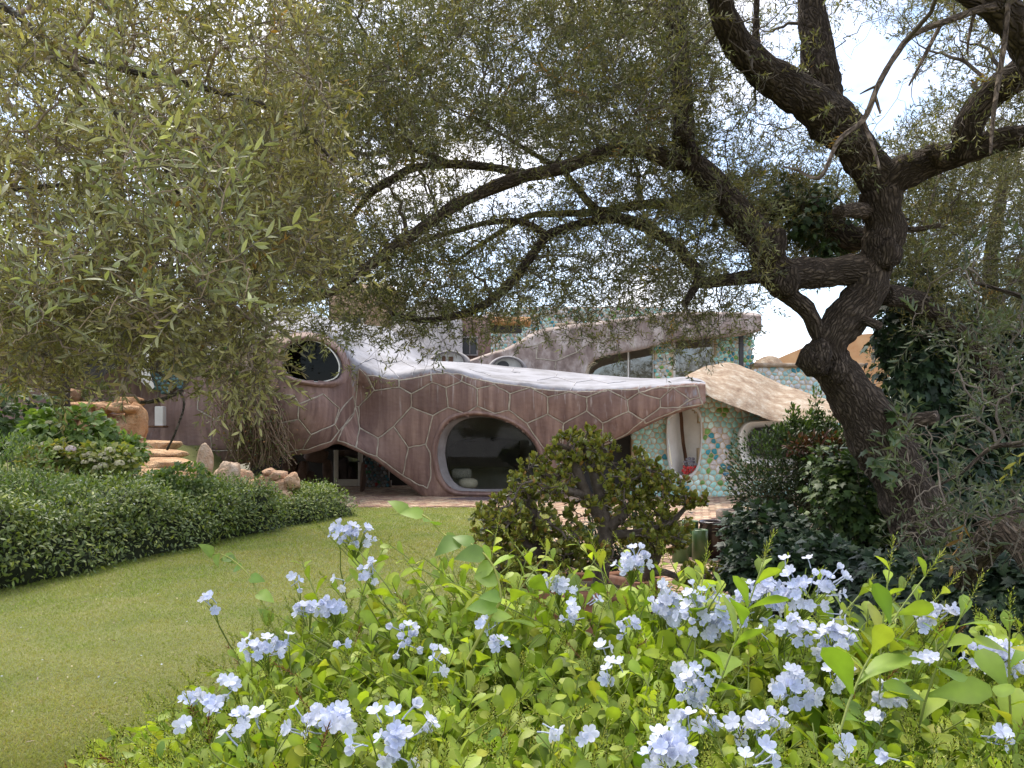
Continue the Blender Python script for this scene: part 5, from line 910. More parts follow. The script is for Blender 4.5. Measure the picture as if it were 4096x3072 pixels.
# ------------------------------------------------------------------ low planting
def bush(name, label, cat, ells, n, T, mat, cols, size, base, wts=None, up=.35, stems=40, depth=.35, group=None, stemr=.006, jit=.5, droop=0.0, tone=.3, fname='foliage', stemmat='twig', front=True):
    """ells: (px, py, Y, rx_px, ry_px, rdepth_m); leaves fill the outer part of each lobe, stems rise from the base"""
    t = thing(name, label, cat, base, group); lm = MB(); A = np.array([e[3] * e[4] for e in ells], float); tips = []
    for e, w in zip(ells, A / A.sum()):
        m = int(n * w); D = unit(rnd(m)); D[:, 1] = np.where(front & (R.random(m) < .7), -np.abs(D[:, 1]), D[:, 1]); c = W(e[0], e[1], e[2]); s = np.array([e[3] / F * e[2], e[5], e[4] / F * e[2]])
        rr = 1 - depth * R.random(m) ** 1.5; rr = rr * (1 + .22 * fbm(D * 2.2 + c, 3)); p = c + D * s * rr[:, None]; keep = p[:, 2] > .01; p, D = p[keep], D[keep]
        d = unit(D * .7 + unit(rnd(len(p))) * jit + np.array([0, 0, up]) - np.array([0, 0, droop])); nn = D + [0, 0, .8] + rnd(len(p)) * .45
        col = palette(len(p), cols, wts, .15) * (1 + tone * fbm(p * 3.0 / max(s[0], .3), 2)[:, None]); place(lm, T, p, frames(d, nn), R.uniform(*size, len(p)), col.clip(.005, 1)); tips.append(p[R.integers(0, max(len(p), 1), max(3, int(stems * w)))])
    lm.build(fname, M[mat], t, True, 'stuff'); tips = np.concatenate(tips); b = np.array(base) + rnd(len(tips)) * [.08, .08, 0]; u = np.linspace(0, 1, 7)[None, :, None]
    P = b[:, None] + (tips - b)[:, None] * np.stack([u[..., 0] ** 1.3, u[..., 0] ** 1.3, u[..., 0] ** .8], -1); P[:, 1:-1] += rnd(len(tips) * 5).reshape(-1, 5, 3) * .02; mb = MB(); mb.add(*tubes(P, np.linspace(stemr * 1.6, stemr * .4, 7)[None].repeat(len(tips), 0), 4)); mb.build('stems', M[stemmat], t, True, 'stuff'); return t
LH = leaf([.03, .17, .20, .13, .0], .25, .2)          # glossy ovate hedge leaf
LB = leaf([.04, .30, .36, .22, .0], .22, .35)         # broad hydrangea leaf
LI = (np.array([(0, 0, 0), (-.42, .12, .03), (-.30, .38, .02), (-.45, .62, -.03), (-.18, .62, .02), (0, 1, -.1), (.18, .62, .02), (.45, .62, -.03), (.30, .38, .02), (.42, .12, .03), (0, .4, .06)]), [np.array([(10, i, (i + 1) % 10) for i in range(10)])], np.ones((11, 3)))
# the long clipped jasmine hedge on the left
H0, H1 = np.array([-5.7, 7.15]), np.array([-3.42, 16.9]); HD_ = unit((H1 - H0)[None])[0]; HN = np.array([-HD_[1], HD_[0]]); HL = np.linalg.norm(H1 - H0)
def hedge_surf(s, q):
    """s along the lawn edge (m), q across: 0..1 up the face, then over the top"""
    Hh = np.interp(s, [0, 2, 4, 6, 8, 10], [.80, .84, .80, .70, .58, .40]) * (1 + .10 * np.sin(s * 2.1) + .12 * vn(np.stack([s * 1.1, s * 0, s * 0], -1))); wd = np.interp(s, [0, 4, 7, 10], [4.2, 3.6, 2.6, 1.3])
    face = np.clip(q / .34, 0, 1); topq = np.clip((q - .34) / .66, 0, 1); d = .10 + .26 * np.sin(face * np.pi / 2) * face + topq * wd; z = Hh * np.sin(face * np.pi / 2) ** .8 * (1 + .35 * np.sin(topq * np.pi * .6) * np.interp(s, [0, 4, 8], [1.1, .6, .1]))
    wob = .20 * fbm(np.stack([s * .9, d * .9, z * 1.5], -1), 3); e = .10 * vn(np.stack([s * 1.7, s * 0 + 5, s * 0], -1)); xy = H0 + s[..., None] * HD_ + (d + e)[..., None] * HN; xy = xy - wob[..., None] * HN * (1 - topq)[..., None]; return np.concatenate([xy, (z + wob * (face > .6))[..., None]], -1)
HG = thing('hedge', 'long low jasmine hedge with glossy leaves and few white stars along the lawn', 'hedge', (H0[0], H0[1], 0))
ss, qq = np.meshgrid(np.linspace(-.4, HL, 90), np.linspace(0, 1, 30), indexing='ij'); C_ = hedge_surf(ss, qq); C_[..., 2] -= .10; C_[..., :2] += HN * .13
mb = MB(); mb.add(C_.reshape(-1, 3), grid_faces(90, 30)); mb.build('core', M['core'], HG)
n = 46000; s_ = HL * R.random(n) ** 1.25; q_ = R.random(n) ** .85; p = hedge_surf(s_, q_); e = 1e-2; nx = unit(np.cross(hedge_surf(s_ + e, q_) - p, hedge_surf(s_, np.minimum(q_ + e, 1.0)) - p) + 1e-9); nx = np.where((nx[:, 2] < -.2)[:, None], -nx, nx)
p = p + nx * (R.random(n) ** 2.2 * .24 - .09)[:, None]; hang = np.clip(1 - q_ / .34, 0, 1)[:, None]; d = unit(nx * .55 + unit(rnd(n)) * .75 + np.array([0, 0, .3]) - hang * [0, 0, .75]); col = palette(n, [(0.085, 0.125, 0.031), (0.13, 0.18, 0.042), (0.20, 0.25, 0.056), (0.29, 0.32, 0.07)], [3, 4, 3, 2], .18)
col = lerp(col, np.array([.21, .25, .06]), (.5 * np.clip((q_ - .3) / .3, 0, 1) * np.clip(.6 + fbm(p * .8, 2), 0, 1))[:, None]); place(MBh := MB(), LH, p, frames(d, nx + [0, 0, .5] + rnd(n) * .35), R.uniform(.045, .085, n), col); MBh.build('foliage', M['hedge'], HG, True, 'stuff')  # leaves over the top coloured lighter in patches: overhead light put into the tint
n = 520; s_ = HL * R.random(n); p = hedge_surf(s_, .34 + .6 * R.random(n)); tip = p + rnd(n) * [.10, .10, 0] + np.stack([0 * s_, 0 * s_, R.uniform(.06, .30, n)], -1); mb = MB(); u = np.linspace(0, 1, 5)[None, :, None]; P = p[:, None] * (1 - u) + tip[:, None] * u + rnd(n)[:, None] * .03 * np.sin(u * 3.1); mb.add(*tubes(P, np.full((n, 5), .002), 3), (.5, .8, .4)); mb.build('shoots', M['stem'], HG, True, 'stuff')
lm = MB(); k = R.integers(0, n, 3200); tt = R.integers(1, 5, 3200); place(lm, LH, P[k, tt], frames(unit(rnd(3200) + [0, 0, .4]), rnd(3200) + [0, 0, 1]), R.uniform(.03, .055, 3200), palette(3200, [(.16, .22, .05), (.10, .16, .04)])); lm.build('young_leaves', M['hedge'], HG, True, 'stuff')
star = (np.array([(0, 0, 0)] + [(math.cos(a) * r, math.sin(a) * r, .1) for a, r in [(i * math.pi / 5, 1 if i % 2 == 0 else .35) for i in range(10)]]), [np.array([(0, i + 1, (i + 1) % 10 + 1) for i in range(10)])], np.ones((11, 3)))
fp = np.concatenate([hedge_surf(R.random(90) * 9, .1 + .7 * R.random(90)), hedge_surf(3.2 + .25 * rnd(34, 1)[:, 0], .52 + .05 * rnd(34, 1)[:, 0])]); fp += [.03, -.05, .05]; mb = MB(); place(mb, star, fp, frames(rnd(len(fp)), np.array([.2, -1, .6]) + rnd(len(fp)) * .4), np.full(len(fp), .021), np.full((len(fp), 3), .82)); mb.build('blossoms', M['petal'], HG, True, 'stuff')
# garden beds behind the hedge
bush('shrub', 'loose pale shoots of climbing jasmine piled on the middle of the hedge', 'shrub', [(330, 2020, 10.6, 150, 75, .7), (520, 2080, 10.9, 130, 60, .6), (150, 2080, 9.3, 160, 70, .6), (900, 2030, 13.2, 150, 45, .6)], 4200, LH, 'hedge', [(0.085, 0.13, 0.036), (0.13, 0.18, 0.05), (0.18, 0.225, 0.06)], (.04, .075), W(350, 2130, 10.7), stems=60, depth=.6, jit=.8)
G1 = [(0.13, 0.205, 0.042), (0.18, 0.26, 0.058), (0.095, 0.155, 0.034), (0.23, 0.31, 0.075)]
G2 = [(0.22, 0.27, 0.058), (0.32, 0.32, 0.085), (0.16, 0.21, 0.05), (0.36, 0.30, 0.10)]
hy = []
hy.append(bush('hydrangea', 'tallest hydrangea, plain green, under the olive near stone wall', 'shrub', [(290, 1740, 13.6, 165, 105, .75), (180, 1790, 13.4, 120, 80, .6), (400, 1790, 13.6, 70, 70, .4)], 1500, LB, 'soft', G1, (.10, .19), W(280, 1905, 13.8), up=.1, stems=30, depth=.3, jit=.55))
hy.append(bush('hydrangea', 'yellowing hydrangea with cream heads, left of the two flowering ones', 'shrub', [(225, 1850, 12.7, 110, 85, .5)], 620, LB, 'soft', G2, (.08, .14), W(215, 1950, 12.8), up=.1, stems=26, depth=.35))
hy.append(bush('hydrangea', 'hydrangea covered in fading cream flower heads beside the steps', 'shrub', [(430, 1850, 12.9, 130, 75, .5)], 720, LB, 'soft', G2[:3], (.08, .14), W(440, 1945, 13), up=.1, stems=26, depth=.35))
hy.append(bush('hydrangea', 'green hydrangea wedge squeezed between flowering shrub and slab steps', 'shrub', [(500, 1815, 13.6, 90, 75, .45)], 520, LB, 'soft', G1, (.08, .14), W(490, 1920, 13.7), up=.1, stems=16))
bush('shrub', 'rounded pale green shrub in front of the granite boulders', 'shrub', [(720, 1950, 12.6, 150, 85, .6), (650, 1985, 12.4, 90, 60, .5)], 1700, LB, 'soft', [(0.11, 0.165, 0.04), (0.16, 0.22, 0.06), (0.08, 0.13, 0.03)], (.05, .105), W(710, 2040, 12.7), up=.2, stems=30)
bush('shrub', 'dark broad-leaved bush at the left edge beneath dead twigs', 'shrub', [(60, 1640, 15, 170, 90, .8), (-60, 1700, 14, 130, 150, .8)], 900, LB, 'soft', [(0.05, 0.09, 0.022), (0.075, 0.12, 0.03)], (.12, .2), W(40, 1850, 15), up=.0, stems=20)
bush('shrub', 'leafy mixed shrub rising above the hedge at the left edge', 'shrub', [(40, 1880, 10.3, 190, 130, .6), (150, 1975, 10, 160, 90, .6), (290, 1985, 10.6, 130, 70, .5), (-100, 1980, 9.4, 160, 120, .6)], 4200, LH, 'hedge', [(0.10, 0.155, 0.042), (0.145, 0.205, 0.058), (0.20, 0.25, 0.07)], (.04, .075), W(60, 2060, 10.3), stems=40)
bush('shrub', 'green climber patch on the dark wall behind the dead twigs', 'shrub', [(390, 1590, 18.8, 70, 65, .3)], 700, LH, 'hedge', [(0.07, 0.09, 0.022), (0.10, 0.115, 0.03)], (.06, .10), W(390, 1680, 18.9), stems=12)
fl = (np.array([(0, 0, 0), (-.5, .5, .1), (0, 1, .0), (.5, .5, .1), (.5, -.5, .1), (0, -1, 0), (-.5, -.5, .1), (-1, 0, .05), (1, 0, .05)]), [np.array([(0, 2, 1), (0, 3, 2), (0, 8, 3), (0, 4, 8), (0, 5, 4), (0, 6, 5), (0, 7, 6), (0, 1, 7)])], np.ones((9, 3)))
for k, (px, py, Y, r, pk) in enumerate([(178, 1778, 12.3, 15, 0), (232, 1796, 12.3, 17, 0), (283, 1797, 12.25, 19, 1), (168, 1808, 12.3, 14, 0), (195, 1692, 13.0, 13, 0), (440, 1803, 12.45, 20, 0), (412, 1819, 12.4, 17, 0), (428, 1835, 12.4, 17, 0), (360, 1817, 12.5, 15, 0), (373, 1843, 12.4, 18, 0), (334, 1825, 12.5, 14, 0), (478, 1855, 12.4, 19, 0), (412, 1865, 12.35, 19, 0), (388, 1872, 12.35, 16, 0), (508, 1815, 12.6, 13, 0), (525, 1845, 12.6, 14, 0), (340, 1850, 12.4, 15, 0)]):
    c = W(px, py, Y); rr = r / F * Y; D = unit(rnd(46)); D[:, 2] = np.abs(D[:, 2]) * .8 - .15; D = unit(D); mb = MB(); place(mb, fl, c + D * rr * [1, 1, .75], frames(unit(np.cross(D, rnd(46))), D), np.full(46, rr * .32), palette(46, [(0.56, 0.52, 0.32), (0.50, 0.50, 0.24), (0.60, 0.54, 0.40)] if not pk else [(0.60, 0.46, 0.48), (0.62, 0.55, 0.5)], None, .08)); mb.build('flower_head', M['petal'], hy[0 if py < 1700 else 1 if px < 300 else 2])
n = 5200; p = W(480, 1925, 13.3) + rnd(n) * [.75, .55, 0]; p[:, 2] = .74; rot = frames(unit(rnd(n) * .45 + [0, 0, 1]), rnd(n)); mb = MB(); place(mb, leaf2(.06), p, rot, R.uniform(.06, .16, n), palette(n, [(.11, .17, .04), (.16, .2, .06)])); struct(mb.build('tall_grass', M['grass']), 'stuff')
# dead creeper hanging on the house below the eye window
VN = thing('creeper', 'dead brown creeper hanging in a tangle left of the eye window', 'vine', W(1000, 1870, 19.4))
n = 210; a = np.stack([R.normal(960, 65, n), R.uniform(1440, 1600, n)], -1); b = np.stack([R.normal(1040, 60, n), R.uniform(1780, 1880, n)], -1); u = np.linspace(0, 1, 9)
Pp = a[:, None] * (1 - u)[None, :, None] + b[:, None] * u[None, :, None]; Pp[..., 0] += (R.normal(10, 40, (n, 1)) * np.sin(u * np.pi) + 6 * np.cumsum(rnd(n * 9, 1).reshape(n, 9), 1)); Yv = 19.55 - .28 * np.sin(u * np.pi)[None] - R.uniform(0, .35, (n, 1)); mb = MB(); P = Wa(Pp, Yv); rr = np.broadcast_to(R.uniform(.006, .017, (n, 1)), (n, 9)); mb.add(*tubes(P, rr, 4), np.repeat(palette(n, [(1.4, 1.15, .95), (1.0, .75, .6), (1.7, 1.5, 1.3)], None, .1), 36, 0)); mb.build('stems', M['twig'], VN, True, 'stuff')
n = 2600; k = R.integers(0, 210, n); p = P[k, R.integers(0, 9, n)] + rnd(n) * .22; p[:, 0] -= np.abs(R.normal(0, .3, n)) * (R.random(n) < .5); mb = MB(); place(mb, LH, p, frames(unit(rnd(n) - [0, .3, .3]), rnd(n) + [0, -.6, .6]), R.uniform(.05, .09, n), palette(n, [(.12, .14, .035), (.17, .165, .05), (.08, .10, .03), (.28, .14, .05)], [3, 2, 2, .3])); mb.build('foliage', M['soft'], VN, True, 'stuff')
n = 700; p = Wa(np.stack([R.normal(1100, 45, n), R.uniform(1330, 1470, n)], -1), 19.9 + .2 * rnd(n, 1)[:, 0]); mb = MB(); place(mb, LH, p, frames(unit(rnd(n)), rnd(n) + [0, -.6, .6]), R.uniform(.05, .08, n), palette(n, [(.12, .16, .04), (.17, .19, .05)])); mb.build('upper_foliage', M['soft'], VN, True, 'stuff')

# ------------------------------------------------------------------ right side: dark clipped shrub, ivy
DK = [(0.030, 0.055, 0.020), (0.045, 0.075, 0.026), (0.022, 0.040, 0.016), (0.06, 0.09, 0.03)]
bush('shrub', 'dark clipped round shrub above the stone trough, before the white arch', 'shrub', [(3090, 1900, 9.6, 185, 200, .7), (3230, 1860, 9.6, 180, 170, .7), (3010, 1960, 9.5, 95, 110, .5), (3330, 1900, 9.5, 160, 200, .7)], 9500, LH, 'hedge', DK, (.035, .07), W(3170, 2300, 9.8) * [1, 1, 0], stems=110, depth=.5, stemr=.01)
bush('shrub', 'upright pale sprouts above the clipped shrub, left of the olive trunk', 'shrub', [(3170, 1690, 9.6, 30, 75, .12), (3215, 1710, 9.6, 60, 60, .2), (3262, 1668, 9.7, 26, 110, .12), (3320, 1720, 9.6, 60, 70, .2), (3130, 1730, 9.5, 40, 40, .15)], 1500, LH, 'hedge', [(0.09, 0.14, 0.035), (0.13, 0.185, 0.045), (0.06, 0.10, 0.03)], (.035, .075), W(3240, 1900, 9.6), stems=40, depth=.9)
bush('shrub', 'dry reddish patch of leaves on top of the clipped shrub', 'shrub', [(3290, 1790, 9.15, 95, 60, .25), (3190, 1780, 9.1, 50, 40, .2)], 520, LH, 'hedge', [(0.16, 0.055, 0.03), (0.10, 0.045, 0.025), (.05, .05, .02)], (.05, .085), W(3260, 1880, 9.4), stems=24, depth=.7)
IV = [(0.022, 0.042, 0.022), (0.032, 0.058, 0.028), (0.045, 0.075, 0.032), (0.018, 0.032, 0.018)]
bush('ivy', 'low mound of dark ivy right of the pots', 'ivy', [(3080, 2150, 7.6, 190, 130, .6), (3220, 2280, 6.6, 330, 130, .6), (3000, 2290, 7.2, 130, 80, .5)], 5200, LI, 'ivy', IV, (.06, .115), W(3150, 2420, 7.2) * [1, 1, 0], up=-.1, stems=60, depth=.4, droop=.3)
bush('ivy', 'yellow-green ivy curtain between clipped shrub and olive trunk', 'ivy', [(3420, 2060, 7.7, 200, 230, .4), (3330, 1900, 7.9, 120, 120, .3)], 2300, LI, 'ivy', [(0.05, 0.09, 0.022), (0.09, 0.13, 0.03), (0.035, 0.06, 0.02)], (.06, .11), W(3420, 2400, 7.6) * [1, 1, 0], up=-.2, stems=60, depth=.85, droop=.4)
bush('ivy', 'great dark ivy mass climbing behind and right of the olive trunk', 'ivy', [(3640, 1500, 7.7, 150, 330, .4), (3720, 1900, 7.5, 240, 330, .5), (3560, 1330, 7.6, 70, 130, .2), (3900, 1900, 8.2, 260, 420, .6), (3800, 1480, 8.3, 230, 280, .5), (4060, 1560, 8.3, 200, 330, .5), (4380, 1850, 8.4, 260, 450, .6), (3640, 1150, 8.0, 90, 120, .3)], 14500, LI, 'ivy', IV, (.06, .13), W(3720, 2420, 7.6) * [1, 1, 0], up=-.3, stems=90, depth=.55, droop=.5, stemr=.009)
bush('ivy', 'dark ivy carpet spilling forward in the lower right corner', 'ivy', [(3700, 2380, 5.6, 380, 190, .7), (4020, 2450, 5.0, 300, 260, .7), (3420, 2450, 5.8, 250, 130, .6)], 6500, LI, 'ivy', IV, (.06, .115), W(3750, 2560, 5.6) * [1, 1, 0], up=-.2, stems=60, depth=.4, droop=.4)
bush('ivy', 'ivy hanging from the rear bough between the olive limbs', 'ivy', [(3210, 900, 6.95, 90, 75, .2), (3260, 800, 7, 80, 60, .2), (3300, 1000, 6.9, 50, 60, .15), (3330, 920, 7.2, 120, 110, .3), (3120, 780, 7.3, 100, 70, .3)], 1100, LI, 'ivy', [(0.035, 0.06, 0.022), (0.06, 0.10, 0.03)], (.045, .08), W(3230, 850, 7.05), up=-.4, stems=20, depth=.9, droop=.6, front=False)
bush('ivy', 'few big ivy leaves stuck on the foot of the olive trunk', 'ivy', [(3520, 1800, 6.35, 60, 70, .1), (3560, 1880, 6.4, 60, 40, .1), (3590, 1700, 6.45, 40, 60, .1)], 34, LI, 'ivy', [(0.075, 0.12, 0.045), (0.055, 0.09, 0.035)], (.08, .13), W(3560, 1900, 6.5), up=-.3, stems=6, depth=.4, droop=.4)
# leaf litter under the ivy
n = 1500; p = np.stack([R.uniform(1.9, 4.5, n), R.uniform(5.5, 10.5, n), R.uniform(.0, .03, n)], -1); mb = MB(); place(mb, LH, p, frames(unit(rnd(n) * [1, 1, .2]), rnd(n) * .4 + [0, 0, 1]), R.uniform(.04, .08, n), palette(n, [(.12, .07, .035), (.07, .05, .03), (.16, .11, .05)])); struct(mb.build('leaf_litter', M['soft']), 'stuff')

# ------------------------------------------------------------------ jade plants
LJ = leaf([.10, .26, .36, .34, .16], .30, -.25, mid=1.0, edge=.92)
v_, f_, t_ = LJ; t_ = t_.copy(); edge = np.abs(v_[:, 0]) > .14; t_[edge] = (1.10, .96, .8); LJ = (v_, f_, t_)
def jade(label, base, trunks, boxes, n1, n2, group='jade plants'):
    t = thing('jade_plant', label, 'plant', base, None); ps = []
    for i, pts in enumerate(trunks): P, r = skel(pts); ps.append((P, r)); mb = MB(); limb(mb, P, r, 12, (1, 1, 1), .08, 12); mb.build('trunk' if i == 0 else 'limb', M['jadebark'], t)
    s_, r_ = joinskel(ps); c_ = Crown(s_, r_)
    def ell(n): k = R.choice(len(boxes), n, p=np.array([b[6] for b in boxes]) / sum(b[6] for b in boxes)); b = np.array(boxes)[k]; D = unit(rnd(n)); rr = (R.random(n) ** .4); return Wa(b[:, :2], b[:, 2]) + D * rr[:, None] * np.stack([b[:, 3] / F * b[:, 2], b[:, 5], b[:, 4] / F * b[:, 2]], -1)
    a1, r1 = c_.grow(ell(n1), .020, .009, .22, 8, maxd=1.2, batches=6, mind=.06); tg = ell(n2); a2, r2 = c_.grow(tg, .009, .0055, .22, 6, maxd=.6, batches=5, mind=.03); mb = MB(); mb.add(*tubes(a1, r1, 6)); mb.add(*tubes(a2, r2, 5)); mb.build('branches', M['jadebark'], t, True, 'stuff')
    tp = np.concatenate([a2[:, -1], a1[:, -1], a2[R.integers(0, len(a2), n2 // 5), 3]]); ax = unit(np.concatenate([a2[:, -1] - a2[:, -3], a1[:, -1] - a1[:, -3], rnd(n2 // 5)]) + [0, 0, .05] + 0.02 * rnd(len(tp))); lm = MB(); N = len(tp); hue = 1 + .2 * fbm(tp * 2.2, 2)[:, None]
    for j in range(10):
        an = j * 2.4 + R.uniform(0, 6.28, N); el = (.35 + .11 * j) * R.uniform(.8, 1.2, N); A = unit(np.cross(ax, [0.3, 1, .2])); B = np.cross(ax, A); d = unit(ax * np.cos(el)[:, None] + (A * np.cos(an)[:, None] + B * np.sin(an)[:, None]) * np.sin(el)[:, None]); ok = R.random(N) < .92
        col = palette(N, [(0.21, 0.245, 0.045), (0.27, 0.29, 0.055), (0.155, 0.195, 0.040), (0.33, 0.31, 0.065), (.33, .20, .065)], [3, 3, 2, 1.4, .35], .15) * hue; place(lm, LJ, (tp + d * .004 - ax * .004 * j)[ok], frames(d, ax + .1 * rnd(N))[ok], R.uniform(.034, .050, N)[ok], col[ok])
    lm.build('foliage', M['jade'], t, True, 'stuff'); return t
jade('wide jade plant with forked grey trunks growing in the big terracotta pot', W(2240, 2360, 6.4), [[(2230, 2400, 42, 6.4), (2195, 2300, 36, 6.4), (2170, 2220, 30, 6.4), (2150, 2120, 24, 6.4), (2120, 2000, 22, 6.4)], [(2390, 2420, 40, 6.5), (2410, 2260, 36, 6.5), (2420, 2130, 32, 6.5), (2405, 2080, 28, 6.5), (2350, 1990, 24, 6.45), (2310, 1890, 22, 6.4), (2290, 1790, 14, 6.4)], [(2425, 2120, 28, 6.5), (2412, 2030, 24, 6.5), (2385, 1930, 24, 6.5), (2360, 1850, 18, 6.5), (2340, 1760, 12, 6.5)], [(2430, 2110, 30, 6.5), (2500, 2050, 24, 6.5), (2560, 1980, 18, 6.5), (2620, 1920, 12, 6.5)], [(2180, 2230, 30, 6.4), (2090, 2170, 22, 6.3), (1990, 2110, 16, 6.2), (1930, 2060, 10, 6.2)], [(2170, 2200, 24, 6.4), (2060, 2260, 16, 6.2), (1960, 2290, 10, 6.1)], [(2340, 1980, 20, 6.45), (2270, 1960, 16, 6.3), (2200, 1900, 11, 6.3)], [(2420, 2140, 22, 6.5), (2560, 2130, 18, 6.5), (2680, 2090, 13, 6.5), (2760, 2010, 9, 6.5)]],
     [(2330, 1800, 6.5, 160, 90, .35, 2.4), (2180, 1920, 6.4, 150, 110, .4, 2.2), (2060, 2060, 6.3, 140, 120, .4, 2.2), (2000, 2200, 6.2, 120, 110, .35, 1.7), (2500, 1880, 6.5, 160, 100, .4, 2.0), (2620, 1950, 6.5, 140, 100, .4, 1.9), (2420, 2020, 6.4, 180, 90, .45, 1.0), (2600, 2120, 6.4, 140, 90, .35, 1.4), (2240, 2140, 6.2, 120, 110, .2, 1.3), (2760, 2000, 6.4, 90, 40, .2, .6), (2040, 2320, 6.1, 80, 70, .3, .9), (2180, 2290, 6.0, 130, 60, .2, 1.0), (2330, 2200, 6.1, 150, 80, .2, 1.1), (2000, 2100, 6.0, 120, 110, .25, 1.0)], 170, 980)
jade('small jade plant leaning from the clay pot over the brick path', W(2520, 2385, 7.2), [[(2540, 2400, 46, 7.3), (2580, 2300, 40, 7.2), (2620, 2210, 34, 7.1), (2650, 2140, 24, 7.0), (2680, 2060, 14, 7)], [(2590, 2290, 24, 7.2), (2660, 2290, 16, 7), (2740, 2320, 12, 6.9), (2800, 2330, 8, 6.9)]], [(2660, 2120, 6.9, 110, 90, .3, 2), (2560, 2180, 6.9, 90, 80, .3, 1.5), (2800, 2310, 6.9, 110, 60, .25, 1.3)], 34, 220)
bush('shrub', 'dark filler shrub between jade trunks and sliding door', 'shrub', [(2480, 2130, 8.2, 150, 130, .4), (2320, 2230, 8, 140, 110, .3)], 1500, LH, 'hedge', [(0.03, 0.05, 0.02), (0.045, 0.07, 0.025)], (.05, .09), W(2440, 2330, 8.3) * [1, 1, 0], stems=40)
# ------------------------------------------------------------------ lawn blades
def blades(n, ymin, ymax, pw, h, w):
    Y = ymin + (ymax - ymin) * R.random(n) ** pw; X = (R.uniform(-150, 2600, n) - CX) / F * Y; q = np.stack([X, Y], -1); lx = np.interp(Y, [H0[1], H1[1]], [H0[0], H1[0]])
    ok = inpoly(q, LAWN) & ((X > lx - .25) | (Y > H1[1])) & (Y < 18.95); X, Y = X[ok], Y[ok]; n = len(X); hgt = h * R.uniform(.5, 1.15, n) * np.clip(Y / 7, .9, 1.7); b = np.stack([X, Y, 0 * X], -1); a = R.uniform(0, 2 * np.pi, n); sd_ = np.stack([np.cos(a), np.sin(a), 0 * a], -1) * (w * np.clip(Y / 7, .8, 2.0))[:, None]
    tp = b + np.stack([R.normal(0, .8, n) * hgt, R.normal(0, .8, n) * hgt, hgt], -1); V = np.stack([b - sd_, b + sd_, tp], 1).reshape(-1, 3); g = np.clip(.5 + .9 * fbm(np.stack([X * .45, Y * .45, 0 * X], -1), 3) + .5 * vn(np.stack([X * 3.5, Y * 3.5, 0 * X], -1)), 0, 1)[:, None]
    c = lerp(palette(n, [(0.19, 0.255, 0.042), (0.25, 0.30, 0.058)], None, .15), palette(n, [(0.33, 0.335, 0.09), (0.36, 0.31, 0.12), (.29, .31, .075)], None, .15), g); c[R.random(n) < .03] = (.32, .27, .13); return V, np.arange(3 * n).reshape(-1, 3), np.repeat(c, 3, 0)
mb = MB(); mb.add(*blades(330000, 3.6, 19, 1.7, .022, .0028)); struct(mb.build('grass', M['grass']), 'stuff')
pt_ = MB(); n = 60; p = np.stack([R.uniform(-4.6, -1.0, n), R.uniform(5.0, 8.5, n), np.full(n, .025)], -1); place(pt_, fl, p, frames(unit(rnd(n) * [1, 1, .3]), rnd(n) * .3 + [0, 0, 1]), np.full(n, .009), palette(n, [(.55, .60, .75), (.6, .5, .3)])); struct(pt_.build('fallen_petals', M['petal']), 'stuff')

n = 420; Yl = 4 + 14 * R.random(n) ** 1.5; p = np.stack([(R.uniform(-100, 2200, n) - CX) / F * Yl, Yl, np.full(n, .02)], -1); p = p[inpoly(p[:, :2], LAWN) & (p[:, 0] > np.interp(Yl, [H0[1], H1[1]], [H0[0], H1[0]]))]; n = len(p); mb = MB(); place(mb, LT4, p, frames(unit(rnd(n) * [1, 1, .25]), rnd(n) * .4 + [0, 0, 1]), R.uniform(.03, .055, n), palette(n, [(.20, .13, .06), (.28, .22, .10), (.13, .09, .05), (.33, .30, .18)])); struct(mb.build('fallen_leaves', M['olive']), 'stuff')
# ------------------------------------------------------------------ the plumbago in the foreground
PL = thing('plumbago_bush', 'foreground bush with bright green leaves and pale blue flower clusters', 'bush', (0.35, 1.75, 0))
OUT = np.array([(300, 3090), (420, 2990), (560, 2900), (760, 2760), (900, 2650), (1000, 2560), (1150, 2440), (1300, 2370), (1400, 2330), (1500, 2340), (1700, 2360), (1900, 2310), (2100, 2330), (2300, 2330), (2450, 2330), (2560, 2310), (2700, 2350), (2850, 2400), (3000, 2400), (3200, 2390), (3350, 2430), (3480, 2430), (3600, 2420), (3750, 2500), (3900, 2540), (4096, 2560), (4400, 2600.)])
def YS(px, py): return np.clip(2.1 - (py - 2150) / 850 * 1.02, .92, 2.2) - .30 * np.clip((px - 2300) / 900, 0, 1) * np.clip((2800 - py) / 500, 0, 1)
LP = leaf([.035, .08, .16, .245, .25, .10], .16, .30, mid=1.14)
PC = [(0.24, 0.325, 0.032), (0.29, 0.37, 0.040), (0.18, 0.27, 0.029), (0.34, 0.40, 0.048), (0.38, 0.38, 0.054)]
n = 1150; px = R.uniform(330, 4300, n); ty = np.interp(px, OUT[:, 0], OUT[:, 1]); py = ty + (3250 - ty) * R.random(n) ** 1.05 - 14 + 12 * R.normal(size=n)
Yt = YS(px, py) + np.where(R.random(n) < .55, R.exponential(.07, n), R.uniform(0, .35, n)); tip = Wa(np.stack([px, py], -1), Yt)
ex = [(1985, 2130, 1.75), (2060, 2180, 1.8), (3560, 2265, 1.25), (3705, 2300, 1.2), (3060, 2230, 1.35), (2380, 2200, 1.9), (2310, 2170, 1.95), (2680, 2240, 1.85), (1640, 2260, 1.7), (3880, 2400, 1.15), (4040, 2470, 1.1), (2200, 2200, 1.7), (1560, 2180, 1.9), (2810, 2290, 1.7), (1300, 2130, 2.1), (2900, 2330, 1.5), (1820, 2200, 1.9)]
